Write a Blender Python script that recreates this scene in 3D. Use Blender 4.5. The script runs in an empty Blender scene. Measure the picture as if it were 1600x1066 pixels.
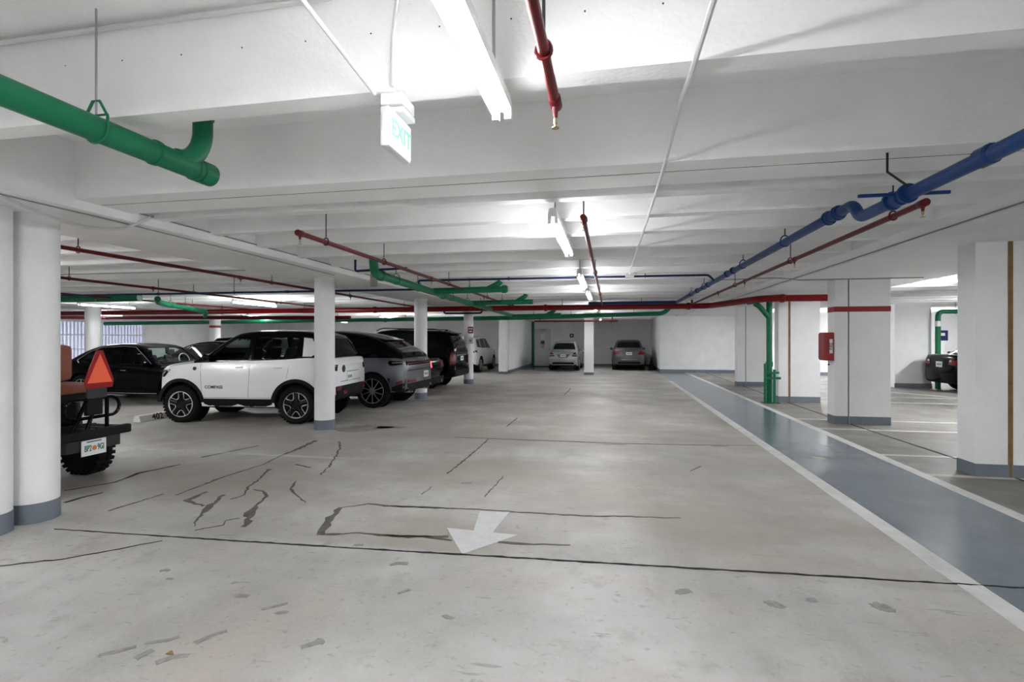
import bpy, bmesh, math, random
import numpy as np
from mathutils import Vector, Matrix
from mathutils.bvhtree import BVHTree

random.seed(7)
# ------------------------------------------------------------------ camera, world, exposure
F = 800.0; EYE = 1.6; HOR = 531.0
YAW = math.atan(153 / 800.0)
SN, CS = math.sin(YAW), math.cos(YAW)
sc = bpy.context.scene
C = sc.collection
cam = bpy.data.cameras.new('camera'); cam.lens = 36 * F / 1600; cam.sensor_width = 36
cam.shift_y = -(533 - HOR) / 1600.0
cam.clip_start = 0.05; cam.clip_end = 200
co = bpy.data.objects.new('camera', cam); C.objects.link(co)
co.location = (0, 0, EYE); co.rotation_euler = (math.pi / 2, 0, YAW)
sc.camera = co
world = bpy.data.worlds.new('sky'); sc.world = world; world.use_nodes = True
bg = world.node_tree.nodes['Background']
bg.inputs[0].default_value = (0.72, 0.78, 1.0, 1); bg.inputs[1].default_value = 0.15
vs = sc.view_settings
vs.view_transform = 'Standard'; vs.look = 'None'; vs.gamma = 1.0; vs.use_curve_mapping = False
vs.exposure = 3.32
AISLE_TUBE, STALL_TUBE = 7.0, 41.0        # tube emission: aisle and far left rows; stall rows and the unseen fill pair

SLAB, RIB, GIRD, GIRD_R = 3.26, 2.78, 2.705, 2.74          # heights of slab, rib soffit, girder soffit


def ray(px, py):
    u = (px - 800) / F; v = (HOR - py) / F
    return Vector((-SN + u * CS, CS + u * SN, v))


def atz(px, py, z=0.0):
    d = ray(px, py); t = (z - EYE) / d.z
    return Vector((d.x * t, d.y * t, z))


# ------------------------------------------------------------------ materials
MATS = {}


def srgb(r, g, b):
    f = lambda c: (c / 255 / 12.92) if c / 255 <= 0.04045 else ((c / 255 + 0.055) / 1.055) ** 2.4
    return (f(r), f(g), f(b), 1)


def mat(name, col, rough=0.5, metal=0.0, var=0.0, scale=8.0, bump=0.0, bscale=60.0, coat=0.0, emit=0.0, spec=0.5):
    m = bpy.data.materials.new(name); m.use_nodes = True
    nt = m.node_tree; b = nt.nodes['Principled BSDF']
    b.inputs['Base Color'].default_value = col
    b.inputs['Roughness'].default_value = rough
    b.inputs['Metallic'].default_value = metal
    b.inputs['Specular IOR Level'].default_value = spec
    if coat:
        b.inputs['Coat Weight'].default_value = coat; b.inputs['Coat Roughness'].default_value = 0.05
    if emit:
        b.inputs['Emission Color'].default_value = col; b.inputs['Emission Strength'].default_value = emit
    tc = nt.nodes.new('ShaderNodeTexCoord')
    if var:
        n = nt.nodes.new('ShaderNodeTexNoise'); n.inputs['Scale'].default_value = scale; n.inputs['Detail'].default_value = 6
        n.inputs['Roughness'].default_value = 0.65
        nt.links.new(tc.outputs['Object'], n.inputs['Vector'])
        mr = nt.nodes.new('ShaderNodeMapRange')
        mr.inputs[1].default_value = 0.3; mr.inputs[2].default_value = 0.7
        mr.inputs[3].default_value = 1 - var; mr.inputs[4].default_value = 1 + var * 0.4
        nt.links.new(n.outputs['Fac'], mr.inputs[0])
        mx = nt.nodes.new('ShaderNodeMix'); mx.data_type = 'RGBA'; mx.blend_type = 'MULTIPLY'
        mx.inputs['Factor'].default_value = 1
        mx.inputs[6].default_value = col
        nt.links.new(mr.outputs[0], mx.inputs[7])
        nt.links.new(mx.outputs[2], b.inputs['Base Color'])
    if bump:
        n2 = nt.nodes.new('ShaderNodeTexNoise'); n2.inputs['Scale'].default_value = bscale; n2.inputs['Detail'].default_value = 4
        nt.links.new(tc.outputs['Object'], n2.inputs['Vector'])
        bp = nt.nodes.new('ShaderNodeBump'); bp.inputs['Strength'].default_value = bump; bp.inputs['Distance'].default_value = 0.01
        nt.links.new(n2.outputs['Fac'], bp.inputs['Height'])
        nt.links.new(bp.outputs['Normal'], b.inputs['Normal'])
    MATS[name] = m
    return m


mat('white_paint', (0.85, 0.85, 0.855, 1), 0.75, var=0.07, scale=1.6, bump=0.25, bscale=45)
mat('ceiling_paint', (0.89, 0.89, 0.89, 1), 0.85, var=0.07, scale=1.3, bump=0.3, bscale=40)
mat('wall_block', (0.80, 0.80, 0.81, 1), 0.8, var=0.08, scale=2.0, bump=0.5, bscale=30)
mat('grey_paint', srgb(108, 116, 126), 0.6, var=0.12, scale=5)
mat('joint_dark', (0.018, 0.017, 0.016, 1), 0.9, var=0.3, scale=20)
mat('stain', (0.14, 0.13, 0.115, 1), 0.8, var=0.5, scale=14)
mat('spot', (0.32, 0.31, 0.295, 1), 0.6, var=0.4, scale=20)
mat('joint_brown', srgb(128, 104, 62), 0.85, var=0.35, scale=6)
mat('line_paint', (0.70, 0.70, 0.69, 1), 0.6, var=0.2, scale=5)
mat('line_worn', (0.60, 0.59, 0.56, 1), 0.6, var=0.35, scale=3)
mat('arrow_paint', (0.68, 0.68, 0.68, 1), 0.6, var=0.12, scale=9)
mat('walk_paint', srgb(104, 116, 127), 0.2, var=0.16, scale=1.7, bump=0.08, bscale=25)
mat('green_pipe', srgb(20, 112, 76), 0.42, var=0.12, scale=5, spec=0.3)
mat('red_pipe', srgb(98, 18, 22), 0.4, var=0.15, scale=5, spec=0.3)
mat('red_main', srgb(122, 10, 18), 0.35, var=0.12, scale=4, spec=0.3)
mat('blue_pipe', srgb(10, 54, 112), 0.42, var=0.2, scale=5, spec=0.3)
mat('navy_pipe', srgb(18, 34, 72), 0.45, var=0.15, scale=5, spec=0.3)
mat('red_band', srgb(140, 28, 30), 0.5, var=0.1)
mat('conduit', (0.66, 0.66, 0.66, 1), 0.45, 0.2)
mat('steel', (0.35, 0.35, 0.35, 1), 0.4, 0.8)
mat('dark_steel', (0.03, 0.03, 0.033, 1), 0.5, 0.3, spec=0.3)
mat('brass', (0.45, 0.36, 0.2, 1), 0.35, 0.9)
mat('fixture_white', (0.78, 0.78, 0.78, 1), 0.4)
mat('tube_glow', (0.97, 0.985, 1.0, 1), 0.4, emit=AISLE_TUBE)
mat('stall_tube_glow', (0.97, 0.985, 1.0, 1), 0.4, emit=STALL_TUBE)
mat('exit_white', (0.8, 0.8, 0.8, 1), 0.4)
mat('exit_panel', (0.74, 0.84, 0.80, 1), 0.3, emit=0.08)
mat('exit_green', (0.25, 0.60, 0.45, 1), 0.3, emit=0.05)
mat('rubber', (0.006, 0.006, 0.006, 1), 0.8, bump=0.3, bscale=90, spec=0.2)
mat('black_plastic', (0.007, 0.0075, 0.009, 1), 0.6, spec=0.15)
mat('black_gloss', (0.003, 0.003, 0.0035, 1), 0.1, spec=0.14)
mat('dark_glass', (0.002, 0.003, 0.003, 1), 0.04, spec=0.2)
mat('chrome', (0.72, 0.72, 0.73, 1), 0.15, 1.0)
mat('rim_silver', (0.55, 0.55, 0.56, 1), 0.28, 0.85)
mat('rim_dark', (0.012, 0.012, 0.013, 1), 0.35, 0.5, spec=0.3)
mat('car_white', (0.90, 0.91, 0.93, 1), 0.25, coat=0.6)
mat('car_grey', (0.17, 0.175, 0.20, 1), 0.3, 0.75, coat=0.35)
mat('car_black', (0.002, 0.002, 0.003, 1), 0.12, spec=0.14)
mat('car_navy', (0.002, 0.002, 0.004, 1), 0.12, spec=0.14)
mat('car_silver', (0.36, 0.365, 0.37, 1), 0.3, 0.6, coat=1.0)
mat('car_slate', (0.12, 0.11, 0.12, 1), 0.28, 0.75, coat=0.4)
mat('tail_red', (0.16, 0.006, 0.010, 1), 0.15, spec=0.4)
mat('tail_lit', (0.9, 0.06, 0.07, 1), 0.2, emit=0.5)
mat('lamp_clear', (0.55, 0.56, 0.57, 1), 0.1, 0.5)
mat('plate_white', (0.78, 0.80, 0.78, 1), 0.4)
mat('plate_green', (0.02, 0.16, 0.10, 1), 0.5)
mat('plate_orange', (0.75, 0.24, 0.05, 1), 0.5)
mat('seat_brown', srgb(150, 84, 62), 0.55, var=0.15, scale=6, bump=0.2)
mat('interior', (0.008, 0.008, 0.009, 1), 0.9, spec=0.1)
mat('triangle_orange', (1.0, 0.13, 0.04, 1), 0.5)
mat('triangle_red', (0.30, 0.006, 0.010, 1), 0.45, spec=0.2)
mat('sign_red', srgb(120, 18, 30), 0.5)
mat('sign_blue', srgb(36, 44, 96), 0.5)
mat('sign_white', (0.78, 0.78, 0.77, 1), 0.5)
mat('fire_red', srgb(150, 12, 18), 0.3, coat=0.3)
mat('door_paint', (0.62, 0.62, 0.62, 1), 0.5, var=0.05)
mat('black_mat', (0.03, 0.03, 0.03, 1), 0.9)
mat('louver', (0.82, 0.84, 0.9, 1), 0.5)
mat('concrete_stop', (0.88, 0.88, 0.86, 1), 0.8, var=0.1, scale=9)
mat('ink', (0.02, 0.02, 0.025, 1), 0.6)


def glass_mat(name, tint, fac=0.12):
    m = bpy.data.materials.new(name); m.use_nodes = True; nt = m.node_tree
    nt.nodes.clear()
    o = nt.nodes.new('ShaderNodeOutputMaterial'); t = nt.nodes.new('ShaderNodeBsdfTransparent')
    g = nt.nodes.new('ShaderNodeBsdfGlossy'); mx = nt.nodes.new('ShaderNodeMixShader'); lw = nt.nodes.new('ShaderNodeLayerWeight')
    t.inputs[0].default_value = tint; g.inputs['Roughness'].default_value = 0.02; g.inputs[0].default_value = (0.9, 0.9, 0.9, 1)
    lw.inputs[0].default_value = fac
    nt.links.new(lw.outputs['Fresnel'], mx.inputs[0]); nt.links.new(t.outputs[0], mx.inputs[1]); nt.links.new(g.outputs[0], mx.inputs[2])
    nt.links.new(mx.outputs[0], o.inputs[0]); MATS[name] = m


glass_mat('tint_glass', (0.78, 0.88, 0.84, 1), 0.2)


def floor_mat():
    m = bpy.data.materials.new('concrete_floor'); m.use_nodes = True; nt = m.node_tree; N = nt.nodes; Lk = nt.links
    b = N['Principled BSDF']; tc = N.new('ShaderNodeTexCoord')

    def noise(scale, detail=6, rough=0.6, sx=1, sy=1, off=0.0, dist=0.0):
        mp = N.new('ShaderNodeMapping'); mp.inputs['Scale'].default_value = (sx, sy, 1); mp.inputs['Location'].default_value = (off, off * 0.7, 0)
        Lk.new(tc.outputs['Object'], mp.inputs[0])
        n = N.new('ShaderNodeTexNoise'); n.inputs['Scale'].default_value = scale; n.inputs['Detail'].default_value = detail
        n.inputs['Roughness'].default_value = rough; n.inputs['Distortion'].default_value = dist
        Lk.new(mp.outputs[0], n.inputs['Vector']); return n.outputs['Fac']

    def ramp(fac, a, bb, lo=0.0, hi=1.0):
        r = N.new('ShaderNodeMapRange'); r.inputs[1].default_value = a; r.inputs[2].default_value = bb
        r.inputs[3].default_value = lo; r.inputs[4].default_value = hi; r.interpolation_type = 'SMOOTHSTEP'
        Lk.new(fac, r.inputs[0]); return r.outputs[0]

    def mix(fac, c1, c2, mode='MIX'):
        x = N.new('ShaderNodeMix'); x.data_type = 'RGBA'; x.blend_type = mode
        if isinstance(fac, float): x.inputs['Factor'].default_value = fac
        else: Lk.new(fac, x.inputs['Factor'])
        for i, c in ((6, c1), (7, c2)):
            if isinstance(c, tuple): x.inputs[i].default_value = c
            else: Lk.new(c, x.inputs[i])
        return x.outputs[2]
    base = mix(ramp(noise(0.55, 8), 0.35, 0.68), (0.40, 0.39, 0.375, 1), (0.62, 0.61, 0.595, 1))
    base = mix(ramp(noise(0.8, 5, off=9), 0.48, 0.70, 0, 0.6), base, (0.48, 0.42, 0.35, 1))
    base = mix(ramp(noise(1.0, 5, sx=1.6, sy=0.35, off=21, dist=0.4), 0.52, 0.75, 0, 0.45), base, (0.28, 0.262, 0.238, 1))
    base = mix(ramp(noise(3.5, 8, 0.7, off=3), 0.52, 0.68, 0, 0.5), base, (0.31, 0.30, 0.282, 1))
    base = mix(ramp(noise(14, 4, 0.6, off=5), 0.60, 0.68, 0, 0.4), base, (0.20, 0.185, 0.17, 1))
    base = mix(ramp(noise(7, 5, 0.6, sx=0.5, sy=2.2, off=15, dist=1.2), 0.63, 0.69, 0, 0.5), base, (0.15, 0.14, 0.13, 1))
    base = mix(ramp(noise(45, 3, 0.7, off=31), 0.35, 0.75, 0, 0.25), base, (0.62, 0.61, 0.60, 1))
    # the slab beyond the expansion joint is older: warmer and more stained
    sep = N.new('ShaderNodeSeparateXYZ'); Lk.new(tc.outputs['Object'], sep.inputs[0])
    old = N.new('ShaderNodeMath'); old.operation = 'MULTIPLY'
    Lk.new(ramp(sep.outputs[1], 3.66, 3.74), old.inputs[0]); Lk.new(ramp(noise(0.7, 7, 0.62, sx=0.8, sy=1.3, off=57), 0.36, 0.62, 0.05, 0.75), old.inputs[1])
    base = mix(old.outputs[0], base, (0.36, 0.325, 0.28, 1))
    # stalls east of the walkway: darker brown-grey concrete tone
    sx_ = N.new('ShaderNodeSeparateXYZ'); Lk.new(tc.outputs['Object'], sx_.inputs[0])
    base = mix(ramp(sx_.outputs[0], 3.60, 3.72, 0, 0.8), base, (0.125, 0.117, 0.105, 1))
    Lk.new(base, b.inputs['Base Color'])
    Lk.new(ramp(noise(1.2, 6, off=40), 0.3, 0.7, 0.34, 0.6), b.inputs['Roughness'])
    bp = N.new('ShaderNodeBump'); bp.inputs['Strength'].default_value = 0.18; bp.inputs['Distance'].default_value = 0.01
    Lk.new(noise(30, 6, 0.7), bp.inputs['Height']); Lk.new(bp.outputs['Normal'], b.inputs['Normal'])
    MATS['concrete_floor'] = m


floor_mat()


# ------------------------------------------------------------------ mesh helpers
class MB:
    def __init__(s): s.v = []; s.f = []

    def add(s, vs_, fs):
        o = len(s.v); s.v += [tuple(p) for p in vs_]; s.f += [tuple(i + o for i in f) for f in fs]; return s

    def box(s, x0, x1, y0, y1, z0, z1):
        v = [(x, y, z) for z in (z0, z1) for y in (y0, y1) for x in (x0, x1)]
        return s.add(v, [(0, 2, 3, 1), (4, 5, 7, 6), (0, 1, 5, 4), (2, 6, 7, 3), (0, 4, 6, 2), (1, 3, 7, 5)])

    def prism(s, poly, a0, a1, axis='y'):
        """poly in the two other axes; extruded from a0 to a1 along axis"""
        def m(p, a):
            return {'y': (p[0], a, p[1]), 'x': (a, p[0], p[1]), 'z': (p[0], p[1], a)}[axis]
        n = len(poly)
        v = [m(p, a0) for p in poly] + [m(p, a1) for p in poly]
        f = [tuple(range(n))[::-1], tuple(range(n, 2 * n))] + [(i, (i + 1) % n, n + (i + 1) % n, n + i) for i in range(n)]
        return s.add(v, f)

    def tube(s, pts, r, seg=10, closed=False):
        pts = [Vector(p) for p in pts]; n = len(pts); rr = r if isinstance(r, (list, tuple)) else [r] * n
        rings = []; ref = None
        for i, p in enumerate(pts):
            a = pts[(i - 1) % n] if (i > 0 or closed) else p
            b = pts[(i + 1) % n] if (i < n - 1 or closed) else p
            t = (b - a).normalized()
            if ref is None:
                ref = Vector((0, 0, 1)) if abs(t.z) < 0.9 else Vector((1, 0, 0))
            nn = (ref - t * ref.dot(t)).normalized(); ref = nn
            bb = t.cross(nn)
            rings.append([p + (nn * math.cos(q) + bb * math.sin(q)) * rr[i] for q in (2 * math.pi * k / seg for k in range(seg))])
        v = [q for rg in rings for q in rg]; f = []
        m = n if closed else n - 1
        for i in range(m):
            for k in range(seg):
                a = i * seg + k; b = i * seg + (k + 1) % seg; j = ((i + 1) % n) * seg
                f.append((a, b, j + (k + 1) % seg, j + k))
        if not closed:
            f.append(tuple(range(seg))[::-1]); f.append(tuple((n - 1) * seg + k for k in range(seg)))
        return s.add(v, f)

    def lathe(s, prof, c, axis='z', seg=24):
        """prof: (radius, height); closed at both ends when the radius is not 0"""
        v = []; f = []
        for (r, h) in prof:
            for k in range(seg):
                q = 2 * math.pi * k / seg; a, b = r * math.cos(q), r * math.sin(q)
                p = {'z': (a, b, h), 'y': (a, h, b), 'x': (h, a, b)}[axis]
                v.append((c[0] + p[0], c[1] + p[1], c[2] + p[2]))
        for i in range(len(prof) - 1):
            for k in range(seg):
                f.append((i * seg + k, i * seg + (k + 1) % seg, (i + 1) * seg + (k + 1) % seg, (i + 1) * seg + k))
        f.append(tuple(range(seg))[::-1]); f.append(tuple((len(prof) - 1) * seg + k for k in range(seg)))
        return s.add(v, f)

    def build(s, name, m, parent=None, smooth=False, bevel=0.0):
        me = bpy.data.meshes.new(name); me.from_pydata(s.v, [], s.f)
        bm = bmesh.new(); bm.from_mesh(me)
        bmesh.ops.recalc_face_normals(bm, faces=bm.faces)
        if bevel:
            bmesh.ops.bevel(bm, geom=[e for e in bm.edges if len(e.link_faces) == 2 and e.calc_face_angle(0) > 0.7], offset=bevel, segments=2, affect='EDGES', profile=0.6)
        bm.to_mesh(me); bm.free()
        me.materials.append(MATS[m])
        if smooth: smooth_mesh(me)
        o = bpy.data.objects.new(name, me); C.objects.link(o)
        if parent: o.parent = parent
        return o


def smooth_mesh(me, ang=38):
    me.polygons.foreach_set('use_smooth', [True] * len(me.polygons))
    try:
        me.set_sharp_from_angle(angle=math.radians(ang))
    except Exception:
        pass


def tag(o, label, cat=None, group=None, kind=None):
    if label: o['label'] = label
    if cat: o['category'] = cat
    if group: o['group'] = group
    if kind: o['kind'] = kind
    return o


def empty(name, loc=(0, 0, 0), rz=0.0):
    o = bpy.data.objects.new(name, None); C.objects.link(o); o.location = loc; o.rotation_euler = (0, 0, rz); o.empty_display_size = 0.1
    return o


def copy_tree(o, parent=None):
    c = o.copy(); C.objects.link(c); c.parent = parent
    for ch in list(o.children): copy_tree(ch, c)
    return c


def fillet(pts, rad, n=5):
    pts = [Vector(p) for p in pts]; out = [pts[0]]
    for i in range(1, len(pts) - 1):
        a, p, b = pts[i - 1], pts[i], pts[i + 1]
        d1 = (a - p); d2 = (b - p); q = min(rad, d1.length * 0.45, d2.length * 0.45)
        s_, e_ = p + d1.normalized() * q, p + d2.normalized() * q
        for k in range(n + 1):
            t = k / n; out.append(s_ * (1 - t) ** 2 + p * 2 * t * (1 - t) + e_ * t * t)
    out.append(pts[-1]); return out


def text_mesh(txt, size, name, m, parent, mw, extrude=0.002, sx=1.0):
    cu = bpy.data.curves.new(name, 'FONT'); cu.body = txt; cu.size = size; cu.extrude = extrude; cu.offset = 0.014 * size
    cu.align_x = 'CENTER'; cu.align_y = 'CENTER'
    t = bpy.data.objects.new(name + '_tmp', cu); C.objects.link(t)
    dg = bpy.context.evaluated_depsgraph_get()
    me = bpy.data.meshes.new_from_object(t.evaluated_get(dg)); me.transform(mw @ Matrix.Diagonal((sx, 1, 1, 1)))
    bpy.data.objects.remove(t); bpy.data.curves.remove(cu)
    me.materials.clear(); me.materials.append(MATS[m]); me.name = name
    o = bpy.data.objects.new(name, me); C.objects.link(o); o.parent = parent
    return o


def basis(xa, ya, loc):
    xa, ya = Vector(xa).normalized(), Vector(ya).normalized(); za = xa.cross(ya)
    m = Matrix((xa, ya, za)).transposed().to_4x4(); m.translation = Vector(loc); return m


# ------------------------------------------------------------------ the setting
XL, XR, YN, YF = -24.0, 20.0, -9.0, 31.5
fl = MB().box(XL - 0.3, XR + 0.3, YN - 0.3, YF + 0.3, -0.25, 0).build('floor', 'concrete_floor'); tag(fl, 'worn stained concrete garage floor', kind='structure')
ce = MB().box(XL - 0.3, XR + 0.3, YN - 0.3, YF + 0.3, SLAB, SLAB + 0.25).build('ceiling', 'ceiling_paint'); tag(ce, 'white painted concrete ceiling with ribs', kind='structure')


def rib(y, w=0.13):
    m = MB().prism([(y - 0.02, SLAB + 0.02), (y + w + 0.02, SLAB + 0.02), (y + w, RIB), (y, RIB)], XL, XR, 'x')
    m.build('rib', 'ceiling_paint', ce)


for y in (2.27, 4.26, 4.98, 5.75, 6.62, 7.5): rib(y)
y = 8.4
while y < YF - 0.3:
    rib(y); y += 0.9
y = 1.1
while y > YN:
    rib(y); y -= 1.0
# the two end beams that meet at the expansion joint
MB().box(XL, XR, 3.53, 3.742, RIB, SLAB + 0.02).build('joint_beam', 'ceiling_paint', ce, bevel=0.008)
MB().box(XL, XR, 3.754, 4.06, RIB, SLAB + 0.02).build('joint_beam', 'ceiling_paint', ce, bevel=0.008)
for (x0, x1, gz) in ((-5.7, -4.4, GIRD), (3.14, 3.46, RIB - 0.002), (3.46, 5.95, GIRD_R), (-17.6, -16.4, GIRD), (12.8, 14.2, GIRD_R)):
    MB().box(x0, x1, YN, YF, gz, SLAB + 0.02).build('girder', 'ceiling_paint', ce, bevel=0.01)

MB().box(XL, XR, 3.742, 3.754, RIB + 0.003, RIB + 0.02).build('joint_filler', 'joint_dark', ce)
# form-tie holes in the rib faces (as in the near rib)
for (px, py) in ((15, 111), (103, 103), (192, 95), (284, 86), (379, 75), (478, 65), (580, 53), (687, 42), (799, 30), (914, 18), (1036, 6)):
    d = ray(px, py); t = 2.262 / d.y
    p = d * t + Vector((0, 0, EYE))
    if p.z < SLAB - 0.03:
        MB().lathe([(0.004, -0.004), (0.004, 0.006)], (p.x, 2.262, p.z), 'y', 8).build('tie_hole', 'joint_dark', ce)


def wall(name, x0, x1, y0, y1, label, z0=0.0, z1=SLAB, m='wall_block', base=None):
    o = MB().box(x0, x1, y0, y1, z0, z1).build(name, m); tag(o, label, kind='structure')
    if base:
        for b in base:
            MB().box(*b, 0, 0.15).build('painted_base', 'grey_paint', o)
    return o


# recess wall with the door and the two cars
wall('wall_back', -5.2, 3.0, YF - 0.25, YF, 'grey-white wall of the end recess with the door', base=[(-3.66, 2.5, YF - 0.262, YF - 0.25)])
wall('wall_recess_left', -5.0, -4.72, 23.9, YF - 0.25, 'white return wall beside the door recess', base=[(-4.72, -4.705, 23.9, YF - 0.25), (-5.0, -4.72, 23.888, 23.9)])
wall('wall_recess_right', 2.42, 2.7, 26.05, YF - 0.25, 'white return wall at the recess end', base=[(2.405, 2.42, 26.05, YF - 0.25)])
wall('wall_back_right', 2.7, 6.6, 26.05, 26.35, 'rough white wall at the end of the walkway', base=[(2.42, 6.6, 26.035, 26.05)])
wall('wall_far_right', 6.6, XR, 25.0, 25.3, 'bright white end wall of the right stalls', base=[(6.6, XR, 24.985, 25.0)])
wall('wall_back_left', XL, -5.0, 30.2, 30.5, 'white end wall behind the left stalls', base=[(XL, -5.0, 30.185, 30.2)])
wall('wall_right', XR, XR + 0.25, YN, YF, 'white side wall of the right stalls')
wall('wall_near', XL, XR, YN - 0.25, YN, 'white wall at the near end of the garage')
wall('wall_pier_right', 9.35, 10.42, 19.2, 19.6, 'white wall pier among the right stalls', base=[(9.335, 10.435, 19.185, 19.2)])
# left exterior wall: solid with a louvred daylight opening
LO0, LO1, LZ0, LZ1 = 15.2, 22.8, 0.55, 2.42
wl = MB()
wl.box(XL - 0.25, XL, YN, LO0, 0, SLAB); wl.box(XL - 0.25, XL, LO1, YF, 0, SLAB)
wl.box(XL - 0.25, XL, LO0, LO1, 0, LZ0); wl.box(XL - 0.25, XL, LO0, LO1, LZ1, SLAB)
wlo = wl.build('wall_left', 'wall_block'); tag(wlo, 'white outer wall with a louvred daylight opening', kind='structure')
win = empty('window_1', (XL, (LO0 + LO1) / 2, LZ0)); tag(win, 'tall daylight opening closed by white vertical louvers', kind='structure')
n = 46
sl = None
for i in range(n):
    yy = LO0 + (i + 0.5) * (LO1 - LO0) / n - (LO0 + LO1) / 2
    if sl is None:
        sl = MB().box(-0.16, -0.06, -0.035, 0.035, 0, LZ1 - LZ0).build('slat', 'louver', win); sl.location.y = yy
    else:
        c = sl.copy(); C.objects.link(c); c.parent = win; c.location.y = yy
for zz in (0.62, 1.28):
    MB().box(-0.05, -0.02, (LO0 - LO1) / 2, (LO1 - LO0) / 2, zz - 0.03, zz + 0.03).build('rail', 'louver', win)

# ---- door in the recess
dr = empty('door_1', (-4.05, YF - 0.25, 0)); tag(dr, 'white steel door with a notice sheet in the end recess', kind='structure')
DW = 0.5
MB().box(-DW, DW, -0.03, -0.004, 0.01, 2.28).build('door_leaf', 'door_paint', dr)
fr = MB(); fr.box(-DW - 0.08, -DW - 0.005, -0.05, -0.003, 0, 2.36); fr.box(DW + 0.005, DW + 0.08, -0.05, -0.003, 0, 2.36); fr.box(-DW - 0.005, DW + 0.005, -0.05, -0.003, 2.285, 2.36)
fr.build('door_frame', 'fixture_white', dr)
cl = MB(); cl.box(-0.12, 0.22, -0.10, -0.032, 2.14, 2.22); cl.box(-0.35, 0.3, -0.13, -0.105, 2.24, 2.26)
cl.build('door_closer', 'steel', dr)
MB().box(-0.12, 0.12, -0.036, -0.031, 1.62, 1.95).build('notice_sheet', 'sign_white', dr)
MB().box(-0.11, 0.11, -0.036, -0.031, 1.33, 1.53).build('notice_plate', 'ink', dr)
MB().box(-0.09, 0.09, -0.036, -0.031, 1.1, 1.28).build('notice_plate', 'steel', dr)
MB().lathe([(0.03, -0.10), (0.035, -0.07), (0.02, -0.06), (0.02, -0.031)], (DW - 0.08, 0, 1.02), 'y', 12).build('door_handle', 'dark_steel', dr, True)
o = MB().box(-4.6, -3.2, 29.6, 30.9, 0.001, 0.015).build('door_mat', 'black_mat'); tag(o, 'black mat on the floor before the steel door', 'mat')


# ---- floor paint, joints and cracks
def strip(name, m, pts, w, z=0.003, jit=0.0, parent=fl):
    """ribbon on the floor along world points; w may vary per point"""
    P = [Vector((p[0], p[1], 0)) for p in pts]; W = w if isinstance(w, (list, tuple)) else [w] * len(P)
    Q = []; WW = []
    for i in range(len(P) - 1):
        k = max(1, int((P[i + 1] - P[i]).length / 0.06)) if jit else 1
        for j in range(k):
            t = j / k; Q.append(P[i].lerp(P[i + 1], t)); WW.append(W[i] * (1 - t) + W[i + 1] * t)
    Q.append(P[-1]); WW.append(W[-1])
    if jit:
        for i in range(len(Q)):
            Q[i] = Q[i] + Vector((random.uniform(-jit, jit), random.uniform(-jit, jit), 0)); WW[i] *= random.uniform(0.5, 1.5)
    v = []; f = []
    for i, p in enumerate(Q):
        t = (Q[min(i + 1, len(Q) - 1)] - Q[max(i - 1, 0)]).normalized(); nn = Vector((-t.y, t.x, 0))
        for zz in (z, 0.0002):
            v.append(p + nn * WW[i] / 2 + Vector((0, 0, zz))); v.append(p - nn * WW[i] / 2 + Vector((0, 0, zz)))
    for i in range(len(Q) - 1):
        a = i * 4; f += [(a, a + 1, a + 5, a + 4), (a, a + 4, a + 6, a + 2), (a + 1, a + 3, a + 7, a + 5)]
    b = MB().add(v, f)
    return b.build(name, m, parent)


strip('walkway_paint', 'walk_paint', [(2.94, YN), (2.94, 26.0)], 1.26, z=0.002)
strip('edge_stripe', 'line_paint', [(2.31, YN), (2.29, 20.6)], 0.15, z=0.004)
strip('edge_stripe', 'line_paint', [(3.63, YN), (3.63, 24.5)], 0.14, z=0.004)
strip('cross_paint', 'walk_paint', [(-4.65, 28.6), (-2.9, 28.6)], 3.4, z=0.002)
# stall lines
for yy, x0, x1, w in ((6.87, 3.7, 9.8, 0.1), (7.95, 3.7, 9.8, 0.1), (10.1, 3.7, 9.8, 0.1), (11.25, 3.7, 9.8, 0.1), (14.6, 5.3, 10.2, 0.1), (15.9, 5.3, 10.2, 0.1)):
    strip('stall_line', 'line_worn', [(x0, yy), (x1, yy)], w, z=0.003)
strip('stall_line', 'line_paint', [(7.6, 18.6), (9.6, 15.9)], 0.1, z=0.003)
for yy, x0, x1 in ((6.35, -9.8, -3.0), (10.75, -9.8, -3.3), (15.4, -9.8, -4.0)):
    strip('stall_line', 'line_worn', [(x0, yy), (x1, yy)], 0.09, z=0.003)
# arrow pointing to the camera
ap = [(722, 866), (698, 825), (740, 829), (750, 798), (796, 800), (770, 832), (809, 836)]
av = [atz(*p, 0.004) for p in ap]
tip, hl, sl_, tl, tr, sr, hr = av
av = [tip, hl, sl_, tl, tr, sr, hr]
ar = MB().prism([(p.x, p.y) for p in av], 0.0004, 0.004, 'z').build('direction_arrow', 'arrow_paint', fl); ar['label'] = 'white painted arrow pointing along the aisle'
# joints and cracks (traced on the floor plane)
def P6(*q): return [(100 + x / 2.5, 640 + y / 2.5) for x, y in q]
def P7(*q): return [(600 + x * 0.394, 580 + y * 0.394) for x, y in q]


def crack(px, w, m='joint_dark', jit=0.008, name='crack'):
    w = [q * 0.62 for q in w] if isinstance(w, list) else w * 0.62
    strip(name, m, [atz(*p) for p in px], w, z=0.004, jit=jit)


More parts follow.
